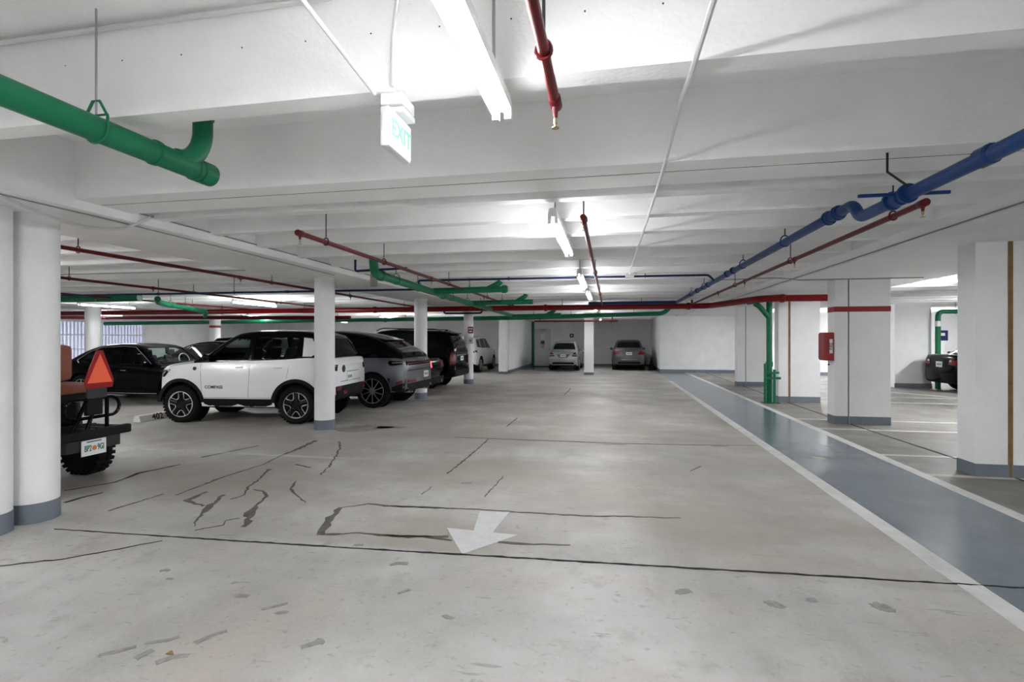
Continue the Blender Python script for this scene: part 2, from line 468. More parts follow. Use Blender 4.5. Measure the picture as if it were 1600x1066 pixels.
strip('expansion_joint', 'joint_dark', [(-4.6, 3.52), (-3.0, 3.58), (-1.69, 3.64), (1.07, 3.78), (2.3, 3.84), (3.8, 3.90), (9, 4.1)], [0.008, 0.014, 0.018, 0.018, 0.016, 0.008, 0.02], z=0.0045, jit=0.004)
strip('expansion_joint', 'joint_dark', [(4.6, 1.0), (4.6, 6.9), (4.47, 10.7), (4.45, 14.2), (4.5, 19), (4.55, 26)], 0.035, z=0.004)
crack(P6((-250, 612), (0, 585), (380, 515)), [0.02, 0.02, 0.012])
crack(P6((560, 322), (482, 355), (545, 378)), [0.04, 0.07, 0.05], 'stain', 0.012)
crack(P6((620, 335), (560, 390), (520, 425), (505, 460)), [0.06, 0.08, 0.03, 0.01], 'stain', 0.014)
crack(P6((170, 398), (385, 332)), [0.03, 0.03], 'stain')
crack(P6((435, 337), (620, 265), (780, 215)), [0.012, 0.05, 0.02], 'stain')
crack(P6((780, 215), (850, 180), (925, 150), (985, 122)), [0.02, 0.03, 0.1, 0.1], 'stain')
crack(P6((0, 318), (200, 285), (290, 250), (455, 215)), [0.02, 0.025, 0.06, 0.02])
crack(P6((0, 365), (90, 340), (150, 325)), [0.04, 0.05, 0.02])
crack(P6((535, 188), (760, 142)), 0.05, 'stain')
crack(P6((800, 235), (760, 275), (720, 305), (700, 335), (650, 352)), [0.09, 0.03, 0.03, 0.03, 0.012], 'stain', 0.012)
crack(P6((740, 312), (775, 320), (790, 340), (755, 375), (725, 405), (715, 440), (705, 460)), [0.01, 0.02, 0.07, 0.05, 0.12, 0.10, 0.05], 'stain', 0.012)
crack(P6((690, 425), (630, 435), (620, 452), (510, 473)), 0.014, 'stain')
crack(P6((1075, 125), (1080, 150), (1058, 190), (1040, 220), (1000, 258)), 0.03, 'stain', 0.02)
crack(P6((905, 282), (885, 310), (905, 335), (945, 365)), [0.02, 0.05, 0.03, 0.015], 'stain')
crack(P6((905, 215), (965, 228)), 0.03, 'stain')
crack(P6((1080, 385), (1060, 405), (1040, 425), (1015, 465), (1000, 490)), [0.07, 0.09, 0.10, 0.10, 0.12], 'stain', 0.014)
crack(P6((1080, 385), (1190, 370), (1320, 380), (1500, 387)), [0.01, 0.02, 0.07, 0.03], 'stain')
crack(P7((0, 535), (350, 548), (500, 558), (790, 575), (1000, 578), (1180, 585)), [0.05, 0.03, 0.03, 0.04, 0.03, 0.012], 'stain')
crack(P6((1000, 490), (1150, 483), (1320, 498), (1500, 497)), [0.05, 0.04, 0.05, 0.05], 'stain')
crack(P7((0, 652), (180, 660), (270, 672)), [0.04, 0.05, 0.03], 'stain')
crack(P7((450, 680), (560, 687), (740, 690)), [0.04, 0.05, 0.012], 'stain')
crack(P7((415, 270), (330, 345), (250, 408)), [0.03, 0.035, 0.03], 'stain')
crack(P7((472, 418), (400, 500)), 0.018, 'stain')
crack(P7((530, 185), (485, 222)), 0.03, 'stain')
crack(P7((190, 460), (150, 490)), 0.015, 'stain')
crack(P7((740, 70), (715, 95)), 0.04, 'stain')
crack(P7((280, 262), (520, 272), (900, 286), (1150, 292), (1480, 296)), [0.012, 0.03, 0.03, 0.03, 0.02], 'stain')
crack(P7((1255, 378), (1215, 398)), 0.02, 'stain')
for (px, py, r) in ((957, 693, 0.14), (1068, 925, 0.05), (1020, 693, 0.0), (729, 755, 0.05), (1125, 697, 0.1), (1268, 938, 0.035), (560, 852, 0.03), (265, 905, 0.02), (262, 892, 0.02),
                    (700, 965, 0.03), (440, 958, 0.03), (500, 1003, 0.03), (1380, 950, 0.06), (1210, 945, 0.05), (1280, 716, 0.09), (565, 670, 0.45), (610, 668, 0.2), (1335, 668, 0.0)):
    if r <= 0: continue
    c = atz(px, py); pts = []
    for k in range(26):
        q = 2 * math.pi * k / 26; rr = r * random.uniform(0.75, 1.1) * (1 + 0.25 * math.sin(2 * q + px)); pts.append((c.x + rr * 1.2 * math.cos(q), c.y + rr * 0.8 * math.sin(q)))
    MB().prism(pts, 0.0003, 0.0025, 'z').build('oil_spot', 'spot', fl)
for q in (((510, 912), (570, 885), (640, 868)), ((330, 915), (400, 900), (465, 885)), ((300, 968), (350, 940)), ((150, 957), (270, 935)), ((655, 725), (720, 735)), ((770, 775), (890, 755)), ((1270, 606), (1345, 600)), ((1290, 722), (1340, 708)), ((940, 928), (1000, 905)), ((370, 990), (430, 965), (505, 955)), ((380, 635), (405, 628))):
    crack(P6(*q), 0.05, 'spot', 0.02, 'tyre_scuff')
# dead leaf on the floor
lf = atz(264, 1023)
v = [(lf.x - 0.02, lf.y, 0.003), (lf.x, lf.y + 0.018, 0.012), (lf.x + 0.025, lf.y + 0.004, 0.004), (lf.x + 0.004, lf.y - 0.016, 0.010), (lf.x, lf.y, 0.001), (lf.x - 0.02, lf.y - 0.002, 0.0005), (lf.x + 0.025, lf.y, 0.0005)]
o = MB().add(v, [(0, 3, 2, 1), (0, 5, 3), (5, 6, 2, 3), (0, 1, 2, 6, 5)]).build('dead_leaf', 'joint_brown'); tag(o, 'small curled brown leaf lying on the bare concrete', 'leaf')


# ---- columns
def round_column(x, y, r, label, group=None, band=False, top=GIRD):
    t = empty('round_column', (x, y, 0)); tag(t, label, 'column', group)
    MB().lathe([(r, 0.0), (r, top + 0.01)], (0, 0, 0), 'z', 40).build('shaft', 'white_paint', t, True)
    MB().lathe([(r + 0.004, 0.0), (r + 0.004, 0.17)], (0, 0, 0), 'z', 40).build('painted_base', 'grey_paint', t, True)
    if band:
        MB().lathe([(r + 0.004, 2.12), (r + 0.004, 2.22)], (0, 0, 0), 'z', 40).build('red_band', 'red_band', t, True)
    return t


CR = 0.175
round_column(-5.06, 3.32, CR, 'round white column of the near pair, on the exit sign side of the floor joint')
round_column(-5.06, 3.70, CR, 'round white column of the near pair, on the golf cart side of the floor joint')
round_column(-5.05, 8.43, CR, 'round white column in front of the white SUV')
round_column(-5.05, 13.2, CR, 'round white column behind the grey coupe SUV tail')
c4 = round_column(-5.06, 18.02, CR, 'round white column carrying a red sign and a white sign')
round_column(-17.0, 14.2, 0.22, 'round white column before the bright louvred opening')
round_column(-17.0, 19.6, 0.22, 'round white column with a red band behind the parked black cars', band=True)


def block_column(y, label, x0=4.2, x1=5.18, dep=0.32, xj=4.47, brown=False, band=False):
    t = empty('block_column', ((x0 + x1) / 2, y + dep / 2, 0)); tag(t, label, 'column')
    ox, oy = (x0 + x1) / 2, y + dep / 2; h = GIRD_R + 0.01
    MB().box(x0 - ox, xj - 0.012 - ox, -dep / 2, dep / 2, 0, h).build('shaft', 'white_paint', t, bevel=0.006)
    MB().box(xj + 0.012 - ox, x1 - ox, -dep / 2, dep / 2, 0, h).build('shaft', 'white_paint', t, bevel=0.006)
    MB().box(xj - 0.012 - ox, xj + 0.012 - ox, -dep / 2 + (0.0 if brown else 0.012), dep / 2 - 0.01, 0, h).build('joint_filler', 'joint_brown' if brown else 'grey_paint', t)
    if brown:
        MB().box(xj - 0.025 - ox, xj + 0.025 - ox, -dep / 2 - 0.004, -dep / 2 + 0.004, 0, h).build('joint_sealant', 'joint_brown', t)
    for (a, b) in ((x0 - 0.005, xj - 0.014), (xj + 0.014, x1 + 0.005)):
        MB().box(a - ox, b - ox, -dep / 2 - 0.005, dep / 2 + 0.005, 0, 0.15).build('painted_base', 'grey_paint', t)
    if band:
        MB().box(x0 - 0.003 - ox, x1 + 0.003 - ox, -dep / 2 - 0.004, dep / 2 + 0.004, 2.13, 2.23).build('red_band', 'red_band', t)
    return t


block_column(6.9, 'wide white block column with a brown joint strip beside the walkway, with no red band', x1=5.6, xj=4.55, brown=True)
block_column(10.72, 'white block column with a red band and fire cabinet', xj=4.44, x1=5.15, band=True)
block_column(14.17, 'white block column with brown joint strip behind the green riser pipe', x0=4.24, x1=5.22, xj=4.5, brown=True)
block_column(18.86, 'white block column at the far end of the walkway near the end wall', x0=4.32, x1=5.25, xj=4.6)
t = empty('square_column', (-0.94, 23.6, 0)); tag(t, 'square white column between the silver coupe and dark sedan', 'column')
MB().box(-0.21, 0.21, -0.15, 0.15, 0, RIB).build('shaft', 'white_paint', t, bevel=0.006)
MB().box(-0.214, 0.214, -0.154, 0.154, 0, 0.12).build('painted_base', 'grey_paint', t)
t = empty('square_column', (-4.9, 23.55, 0)); tag(t, 'square white column at the end of the recess return wall by the white parked SUV', 'column')
MB().box(-0.2, 0.16, -0.2, 0.2, 0, GIRD).build('shaft', 'white_paint', t, bevel=0.006)
MB().box(-0.204, 0.164, -0.204, 0.204, 0, 0.12).build('painted_base', 'grey_paint', t)


# ------------------------------------------------------------------ pipes
def pipe(name, label, path, r, m, rad=0.1, hang=(), couple=(), heads=(), top=None, cat='pipe', seg=14, group=None, hr=0.006):
    pts = fillet(path, rad) if len(path) > 2 else [Vector(p) for p in path]
    o = MB().tube(pts, r, seg).build(name, m, None, True); tag(o, label, cat, group)
    for (x, y_, z) in hang:
        tz = top or SLAB
        MB().tube([(x, y_, z + r + 0.03), (x, y_, tz + 0.005)], hr, 6).build('hanger_rod', 'dark_steel', o)
        ax = Vector(path[-1]) - Vector(path[0])
        ring = []
        for k in range(16):
            q = 2 * math.pi * k / 16; a, b = (r + 0.006) * math.cos(q), (r + 0.006) * math.sin(q) * (1.5 if math.sin(q) > 0 else 1.0)
            ring.append((x, y_ + a, z + b) if abs(ax.x) > abs(ax.y) else (x + a, y_, z + b))
        MB().tube(ring, 0.007, 6, True).build('hanger_ring', m, o, True)
    for (p, a) in couple:
        c = Vector(p); pr = [(r * 1.05, -0.05), (r * 1.28, -0.04), (r * 1.28, 0.04), (r * 1.05, 0.05)]
        MB().lathe(pr, c, a, 14).build('coupling', m, o, True)
    for p in heads:
        x, y_, z = p
        b = MB().lathe([(r * 0.75, 0.0), (r * 0.7, -0.03), (0.012, -0.035), (0.010, -0.06)], (x, y_, z), 'z', 10)
        b.build('sprinkler_tee', m, o, True)
        b = MB().lathe([(0.008, -0.06), (0.009, -0.085), (0.004, -0.088), (0.004, -0.10), (0.017, -0.101), (0.017, -0.104)], (x, y_, z), 'z', 10)
        b.build('sprinkler_head', 'brass', o, True)
    return o


# red branch lines along the aisle
SPZ = 2.62
pipe('sprinkler_pipe', 'red sprinkler pipe with a hanging head beside the near ceiling light', [(-0.23, -6, SPZ), (-0.23, 2.2, SPZ)], 0.021, 'red_pipe', hang=[(-0.23, 1.8, SPZ), (-0.23, -2, SPZ)], heads=[(-0.23, 2.19, SPZ - 0.01)],
     couple=[((-0.23, 2.19, SPZ), 'y')])
pipe('sprinkler_pipe', 'red sprinkler branch running down the middle of the aisle beside the ceiling lights', [(-0.22, 4.3, SPZ), (-0.22, 15.3, SPZ)], 0.021, 'red_pipe', hang=[(-0.22, 4.4, SPZ), (-0.22, 7.9, SPZ), (-0.22, 11.6, SPZ)],
     heads=[(-0.22, 4.33, SPZ), (-0.22, 7.9, SPZ)], couple=[((-0.22, 4.33, SPZ), 'y'), ((-0.22, 7.9, SPZ), 'y'), ((-0.22, 11.6, SPZ), 'y')])
pipe('sprinkler_pipe', 'red sprinkler branch crossing above the long green drain by the left girder', [(-2.92, 4.42, SPZ), (-2.9, 15.3, SPZ)], 0.024, 'red_pipe', hang=[(-2.92, 4.9, SPZ), (-2.92, 6.3, SPZ), (-2.9, 9, SPZ), (-2.9, 12, SPZ)],
     heads=[(-2.92, 4.44, SPZ), (-2.91, 8.1, SPZ), (-2.91, 11.7, SPZ)], couple=[((-2.92, 4.44, SPZ), 'y'), ((-2.91, 8.1, SPZ), 'y'), ((-2.91, 11.7, SPZ), 'y')])
pipe('sprinkler_pipe', 'red sprinkler branch running beside the blue main', [(2.3, 4.32, SPZ), (2.3, 15.3, SPZ)], 0.024, 'red_pipe', hang=[(2.3, 4.75, SPZ), (2.3, 7.2, SPZ), (2.3, 10.2, SPZ)],
     heads=[(2.3, 4.34, SPZ), (2.3, 7.05, SPZ), (2.3, 9.5, SPZ), (2.3, 11.7, SPZ)], couple=[((2.3, 4.34, SPZ), 'y'), ((2.3, 7.05, SPZ), 'y'), ((2.3, 9.5, SPZ), 'y'), ((2.3, 11.7, SPZ), 'y')])
pipe('sprinkler_pipe', 'dark red sprinkler branch just beyond the left column row', [(-5.95, -4, SPZ), (-5.9, 15.3, SPZ)], 0.024, 'red_pipe', hang=[(-5.95, 4.8, SPZ), (-5.95, 8.2, SPZ), (-5.95, 11, SPZ)],
     heads=[(-5.94, 7.4, SPZ), (-5.93, 11.0, SPZ)], couple=[((-5.94, 7.4, SPZ), 'y'), ((-5.93, 11.0, SPZ), 'y')])
pipe('sprinkler_pipe', 'dark red sprinkler branch over the middle of the left stalls', [(-8.87, -4, SPZ), (-8.85, 15.3, SPZ)], 0.024, 'red_pipe', hang=[(-8.86, 7.0, SPZ), (-8.86, 9.6, SPZ), (-8.86, 12.6, SPZ)],
     heads=[(-8.86, 8.6, SPZ), (-8.86, 12.4, SPZ)], couple=[((-8.86, 8.6, SPZ), 'y'), ((-8.86, 12.4, SPZ), 'y')])
pipe('sprinkler_pipe', 'dark red sprinkler branch over the far row of black cars', [(-11.9, -4, SPZ), (-11.9, 15.3, SPZ)], 0.022, 'red_pipe', hang=[(-11.9, 8.6, SPZ), (-11.9, 12.6, SPZ)], heads=[(-11.9, 10, SPZ)])
# red main across the garage
MZ = 2.56
mn = pipe('sprinkler_main', 'thick red sprinkler main crossing the whole garage', [(-23.5, 15.3, MZ), (2.75, 15.3, MZ), (3.55, 13.1, MZ + 0.02), (5.6, 13.1, MZ + 0.02)], 0.08, 'red_main', rad=0.3, seg=18,
          hang=[(-13, 15.3, MZ), (-9.9, 15.3, MZ), (-6.4, 15.3, MZ), (-4.2, 15.3, MZ), (-1.4, 15.3, MZ), (0.9, 15.3, MZ)], couple=[((-7.4, 15.3, MZ), 'x'), ((-1.9, 15.3, MZ), 'x'), ((2.2, 15.3, MZ), 'x'), ((4.0, 13.1, MZ + 0.02), 'x')])
for x in (-8.85, -5.9, -2.9, 2.3):
    MB().tube([(x, 15.3, MZ), (x, 15.3, SPZ + 0.12)], 0.03, 10).build('riser_nipple', 'red_main', mn, True)
pipe('sprinkler_main', 'dark red pipe running behind the thick main over the left stalls', [(-23.5, 17.2, 2.52), (-9.5, 17.6, 2.42)], 0.07, 'red_main', seg=14, hang=[(-20, 17.3, 2.49), (-14, 17.47, 2.45), (-10, 17.58, 2.42)])
lo = pipe('sprinkler_pipe', 'low red sprinkler pipe spanning the end recess above the silver coupe', [(-3.35, 22.9, 2.43), (0.35, 22.9, 2.43)], 0.035, 'red_pipe', heads=[(-2.4, 22.9, 2.42), (0.05, 22.9, 2.42)], hang=[(-3.1, 22.9, 2.43), (0.1, 22.9, 2.43)], hr=0.03)
# blue lines
bm_ = pipe('blue_main', 'thick blue water main with valves above the walkway side', [(1.86, -5, 2.50), (1.85, 4.28, 2.52), (1.84, 4.36, 2.64), (1.82, 14.75, 2.64), (-0.6, 14.75, 2.64)], 0.041, 'blue_pipe', rad=0.09, seg=16,
           hang=[(1.83, 5.9, 2.64), (1.82, 7.6, 2.64), (1.82, 10.6, 2.64), (1.82, 12.2, 2.64)],
           couple=[((1.85, 2.96, 2.52), 'y'), ((1.85, 3.75, 2.52), 'y'), ((1.84, 4.62, 2.64), 'y'), ((1.84, 4.80, 2.64), 'y'), ((1.82, 8.2, 2.64), 'y'), ((1.82, 8.6, 2.64), 'y'), ((1.82, 10.2, 2.64), 'y'), ((1.82, 11.4, 2.64), 'y')])
for y_, z_ in ((3.72, 2.52), (4.72, 2.64)):
    MB().lathe([(0.062, -0.012), (0.062, 0.012)], (1.84, y_ - 0.09, z_), 'y', 16).build('valve_flange', 'blue_pipe', bm_, True)
    MB().lathe([(0.062, -0.012), (0.062, 0.012)], (1.84, y_ + 0.09, z_), 'y', 16).build('valve_flange', 'blue_pipe', bm_, True)
MB().tube([(1.58, 3.68, 2.53), (2.1, 3.68, 2.53)], 0.012, 8).build('valve_lever', 'blue_pipe', bm_, True)
MB().tube([(1.84, 3.62, 2.56), (1.72, 3.62, 2.66), (1.72, 3.62, 2.785)], 0.008, 6).build('pipe_bracket', 'dark_steel', bm_)
pipe('blue_pipe', 'thin dark blue pipe crossing the aisle under the ribs', [(-3.62, 9.35, 2.55), (-3.62, 9.35, 2.74), (1.70, 9.5, 2.74), (1.80, 9.5, 2.64)], 0.019, 'navy_pipe', rad=0.04, hang=[(-1.86, 9.4, 2.74), (0.62, 9.46, 2.74)], couple=[((-3.3, 9.36, 2.74), 'x')])
pipe('blue_pipe', 'long thin dark blue pipe crossing the left stalls', [(-23.5, 9.0, 2.57), (-3.62, 9.35, 2.57)], 0.021, 'navy_pipe', hang=[(-12.2, 9.2, 2.57), (-9.4, 9.25, 2.57), (-7.6, 9.28, 2.57)], couple=[((-6.4, 9.3, 2.57), 'x')])
pipe('blue_pipe', 'short dark blue pipe bending down from the ceiling by the green drain', [(-3.75, 7.1, 2.80), (-3.75, 7.1, 2.63), (-2.95, 7.15, 2.66)], 0.017, 'navy_pipe', rad=0.03)
pipe('blue_pipe', 'blue pipe loop hanging below the red main in front of the signed column', [(-5.45, 16.4, 2.69), (-5.45, 16.4, 2.48), (-4.15, 16.4, 2.48), (-4.15, 16.4, 2.80)], 0.03, 'navy_pipe', rad=0.08)
# green drains
gd = pipe('drain_pipe', 'large green drain pipe with a capped end in the near ceiling bay', [(-2.62, -5, 2.665), (-2.52, 2.86, 2.655)], 0.064, 'green_pipe', seg=22)
wy = []
for k in range(9):
    q = k / 8 * math.pi / 2
    wy.append((-2.52 + 0.03 * k / 8, 2.60 + 0.17 * math.sin(q), 2.675 + 0.20 * (1 - math.cos(q))))
wy.append((-2.49, 2.77, SLAB + 0.005))
MB().tube(wy, 0.056, 18).build('wye_branch', 'green_pipe', gd, True)
MB().lathe([(0.060, -0.03), (0.062, -0.03), (0.062, 0.03)], (-2.488, 2.77, 3.0), 'z', 20).build('collar', 'green_pipe', gd, True)
for y_, w_ in ((2.46, 0.012), (2.74, 0.012), (2.82, 0.05)):
    MB().lathe([(0.064, -w_), (0.071, -w_), (0.071, w_), (0.064, w_)], (-2.524, y_, 2.656), 'y', 22).build('collar', 'green_pipe', gd, True)
hx, hy, hz = -2.53, 2.13, 2.657
MB().tube([(hx + 0.069 * math.cos(q), hy, hz + 0.069 * math.sin(q)) for q in [math.pi + math.pi * k / 12 for k in range(13)]] + [(hx + 0.069, hy, hz + 0.06), (hx + 0.02, hy, hz + 0.14), (hx - 0.02, hy, hz + 0.14), (hx - 0.069, hy, hz + 0.06)], 0.007, 6, True).build('clevis_hanger', 'green_pipe', gd, True)
MB().tube([(hx - 0.07, hy, hz + 0.068), (hx + 0.07, hy, hz + 0.068)], 0.006, 6).build('clevis_bolt', 'green_pipe', gd)
MB().tube([(hx, hy, hz + 0.07), (hx, hy, SLAB + 0.005)], 0.005, 6).build('hanger_rod', 'steel', gd)


def green(label, path, r, wye=None, hang=(), couple=(), rad=0.2):
    o = pipe('drain_pipe', label, path, r, 'green_pipe', rad=rad, hang=hang, couple=couple, seg=16)
    if wye:
        for w in wye: MB().tube(fillet(w, 0.08), r * 0.9, 14).build('wye_branch', 'green_pipe', o, True)
    return o


green('long green drain pipe running beside the left girder toward the end wall', [(-3.42, 7.02, 2.80), (-3.42, 7.05, 2.58), (-3.55, 10.8, 2.56), (-3.6, 19.9, 2.50)], 0.065, hang=[(-3.45, 7.9, 2.58), (-3.5, 9.0, 2.57), (-3.56, 11.2, 2.56), (-3.57, 12.6, 2.55), (-3.58, 14, 2.54)],
      couple=[((-3.43, 7.3, 2.58), 'y'), ((-3.55, 10.6, 2.56), 'y')])
green('green drain side branch with a raised wye end beside the blue crossing pipe', [(-3.5, 9.85, 2.58), (-1.98, 9.9, 2.60)], 0.062, wye=[[(-2.4, 9.9, 2.60), (-2.15, 9.9, 2.72), (-2.12, 9.9, 2.76)]], hang=[(-2.75, 9.88, 2.59)], couple=[((-2.05, 9.9, 2.6), 'x')])
green('green drain side branch with a raised wye end just above the red main', [(-3.55, 13.0, 2.56), (-1.95, 13.05, 2.58)], 0.062, wye=[[(-2.4, 13.05, 2.58), (-2.15, 13.05, 2.72), (-2.12, 13.05, 2.78)]], hang=[(-2.75, 13.02, 2.57)])
green('green drain side branch with a wye end beyond and below the red main', [(-3.58, 18.6, 2.46), (-1.75, 18.7, 2.50)], 0.075, wye=[[(-2.3, 18.7, 2.5), (-2.0, 18.7, 2.66), (-1.98, 18.7, 2.78)]], hang=[(-2.75, 18.62, 2.47)])
green('thick green drain pipe crossing the whole far end of the garage', [(-23.5, 20.2, 2.36), (-3.6, 20.2, 2.48), (2.0, 20.2, 2.60), (2.25, 20.2, 2.84)], 0.085, hang=[(-12, 20.2, 2.43), (-8.4, 20.2, 2.45), (-1.5, 20.2, 2.52), (0.9, 20.2, 2.58)], couple=[((-9.3, 20.2, 2.445), 'x'), ((-12.2, 20.2, 2.43), 'x')], rad=0.2)
green('green drain pipe on ring hangers over the black cars', [(-11.1, 10.9, 2.62), (-11.5, 11.3, 2.57), (-13.0, 14.6, 2.52), (-13.4, 15.0, 2.40)], 0.07, hang=[(-11.8, 12.0, 2.56), (-12.5, 13.5, 2.54)])
green('dark teal drain pipe at the far left above the golf cart', [(-15.0, 10.2, 2.60), (-11.2, 10.5, 2.62)], 0.09)
rp = green('green riser pipe standing on the floor by the walkway', [(3.98, 14.02, 0), (3.98, 14.02, 2.52), (3.98, 14.02, 2.60), (4.28, 14.02, 2.68), (4.3, 13.95, 2.72)], 0.07, wye=[[(3.98, 14.02, 2.15), (3.72, 13.9, 2.44), (3.6, 13.9, 2.52)]], rad=0.08)
MB().tube(fillet([(3.45, 14.0, 2.56), (3.95, 14.0, 2.64), (4.2, 14.0, 2.70), (4.26, 14.0, 2.69)], 0.1), 0.07, 14).build('top_elbow', 'green_pipe', rp, True)
MB().tube([(3.86, 13.93, 0), (3.86, 13.93, 1.0)], 0.035, 10).build('guard_post', 'green_pipe', rp, True)
MB().tube([(4.06, 13.88, 0), (4.06, 13.88, 0.85)], 0.035, 10).build('guard_post', 'green_pipe', rp, True)
MB().box(3.84, 4.22, 13.9, 13.96, 0.60, 0.66).build('guard_bar', 'green_pipe', rp)
MB().box(3.84, 4.18, 13.9, 13.96, 0.74, 0.79).build('guard_bar', 'green_pipe', rp)
MB().lathe([(0.07, -0.06), (0.088, -0.06), (0.088, 0.06), (0.07, 0.06)], (3.98, 14.02, 0.98), 'z', 16).build('collar', 'green_pipe', rp, True)
MB().box(3.8, 4.2, 13.85, 14.15, 0, 0.012).build('base_plate', 'dark_steel', rp)
rp2 = green('green drain pipe bending down beside the white wall pier', [(15, 19.0, 2.52), (10.5, 19.0, 2.52), (10.5, 19.0, 0)], 0.075, rad=0.18, hang=[(11.0, 19.0, 2.52)])
MB().lathe([(0.077, -0.09), (0.084, -0.09), (0.084, 0.09), (0.077, 0.09)], (10.5, 19.0, 2.12), 'z', 16).build('white_collar', 'sign_white', rp2, True)
green('dark green downpipe in the corner beside the steel door', [(-4.62, 31.12, 0), (-4.62, 31.12, 2.78)], 0.07)


# conduits
def conduit(label, pts, r=0.012, m='conduit', boxes=(), rad=0.05):
    o = MB().tube(fillet(pts, rad) if len(pts) > 2 else pts, r, 8).build('conduit', m, None, True); tag(o, label, 'conduit')
    for b in boxes: MB().box(*b).build('junction_box', m, o)
    return o


conduit('white conduit running straight down the aisle under the ribs', [(0.34, -6, 2.765), (0.35, 2.3, 2.765), (0.35, 2.65, 2.80), (0.36, 3.4, 2.78), (0.36, 3.6, 2.765), (0.34, 9.4, 2.765)], boxes=[(0.27, 0.42, 9.3, 9.4, 2.70, 2.78)])
conduit('grey conduit along the edge of the right girder', [(3.452, -2, 2.77), (3.452, 20, 2.77)], 0.008, 'steel')
conduit('grey conduit crossing the rib ends to the red banded column', [(1.9, 10.6, 2.765), (3.0, 10.4, 2.765), (3.38, 10.5, 2.75), (3.5, 10.55, 2.73), (5.6, 10.55, 2.73)], 0.009, 'steel')
conduit('thin grey conduit along the edge of the left girder', [(-4.385, 4.1, 2.80), (-4.385, 9.4, 2.80)], 0.008, 'steel', boxes=[(-4.40, -4.3, 8.9, 9.0, 2.6, 2.85)])
conduit('white flexible conduit looping over the near pair of columns', [(-4.40, 2.4, 2.78), (-4.5, 2.95, 2.72), (-4.6, 3.3, 2.66), (-4.62, 3.75, 2.60), (-4.52, 4.05, 2.64), (-4.38, 4.12, 2.72), (-4.3, 4.15, 2.77)], 0.014, rad=0.2)
conduit('thin dark conduit running along the near pair of columns', [(-4.55, 1.5, 2.698), (-4.5, 3.9, 2.698), (-4.6, 8.0, 2.698)], 0.006, 'steel')
conduit('white conduit along the top of the near rib above the large green drain', [(-9, 2.225, 3.225), (-1.3, 2.225, 3.225)], 0.014)
conduit('thin grey conduit over the left stalls', [(-15, 7.2, 2.75), (-5.75, 7.5, 2.75)], 0.008, 'steel')


# ------------------------------------------------------------------ lamps
def make_light(label, group):
    t = empty('fluorescent_light'); tag(t, label, 'ceiling light', group)
    L = 1.8
    hs = MB()
    hs.prism([(-0.04, 0.0), (0.04, 0.0), (0.04, 0.03), (0.03, 0.075), (-0.03, 0.075), (-0.04, 0.03)], -L / 2, L / 2, 'y')
    hs.build('housing', 'fixture_white', t)
    for y_ in (-0.7, 0.7):
        MB().tube([(0, y_, 0.07), (0, y_, SLAB - 2.635 + 0.004)], 0.007, 6).build('stem', 'steel', t)
    for x in (-0.028, 0.028):
        for s in (-1, 1):
            y0, y1 = (0.02, L / 2 - 0.03) if s > 0 else (-L / 2 + 0.03, -0.02)
            MB().tube([(x, y0 + 0.015, -0.028), (x, y1 - 0.015, -0.028)], 0.014, 10).build('tube', 'tube_glow', t, True)
            MB().box(x - 0.015, x + 0.015, y0 - 0.012, y0 + 0.014, -0.05, 0.0).build('lamp_holder', 'fixture_white', t)
            MB().box(x - 0.015, x + 0.015, y1 - 0.014, y1 + 0.012, -0.05, 0.0).build('lamp_holder', 'fixture_white', t)
    return t


proto = make_light('twin-tube fluorescent strip light hung under the ribs over the drive aisle', 'aisle strip lights')
first = True


STALL = {}


def stall_mesh(me):
    if me.name not in STALL:
        c = me.copy(); c.materials.clear(); c.materials.append(MATS['stall_tube_glow']); STALL[me.name] = c
        STALL[c.name] = c
    return STALL[me.name]


def place_light(x, y, z, label=None, group=None, rz=0):
    global first
    o = proto if first else copy_tree(proto)
    first = False
    o.location = (x, y, z); o.rotation_euler.z = rz
    if label: o['label'] = label; o['group'] = group
    if group not in ('aisle strip lights', 'far left strip lights', 'outer wall strip lights'):
        for ch in o.children:
            if ch.name.startswith('tube'):
                ch.data = stall_mesh(ch.data)
    return o


LZ = 2.635
TW = 'twin-tube fluorescent strip light '
for yc, lb_ in ((1.38, 'between the near exit sign and the red sprinkler head'), (5.2, 'between the near beam pair and the thin blue crossing pipe'), (9.0, 'crossed by the thin blue pipe'),
                (11.9, 'over the aisle just before the thick red main'), (17.0, 'over the aisle just beyond the thick red main'), (21.6, 'under the ceiling at the mouth of the end recess'), (26.8, 'inside the end recess over the silver coupe')):
    o = place_light(-0.475, yc, LZ, TW + lb_, 'aisle strip lights')
for yc in (-2.8, -6.5): place_light(-0.50, yc, LZ, TW + 'unseen over the aisle short of the near exit sign, run bright as fill', 'unseen aisle fill lights')  # unseen pair, raised to stall strength to add fill light
for yc, lb_ in ((3.5, 'over the golf cart stall'), (13.0, 'over the stalls before the red main, behind the grey coupe SUV'), (22.0, 'over the left stalls beyond the crossing green drain'), (-5.0, 'over the empty left stalls')):
    place_light(-9.95, yc, LZ, TW + lb_, 'left stall strip lights')
for yc, lb_ in ((6.0, 'over the far left lane before the blue pipe'), (13.0, 'over the far left lane before the red main'), (20.0, 'over the far left lane by the crossing green drain'), (26.5, 'over the far left lane by the end wall')):
    place_light(-15.0, yc, LZ, TW + lb_, 'far left strip lights')
for yc, lb_ in ((10.0, 'beside the outer wall short of the louvers'), (17.5, 'right beside the louvred opening'), (24.5, 'beside the outer wall past the louvers')):
    place_light(-20.5, yc, LZ, TW + lb_, 'outer wall strip lights')
for yc, lb_ in ((0.0, 'over the right stalls short of the wide column'), (11.3, 'over the right stalls behind the red banded column'), (22.0, 'over the right stalls by the bright end wall')):
    place_light(7.6, yc, LZ, TW + lb_, 'right stall strip lights')
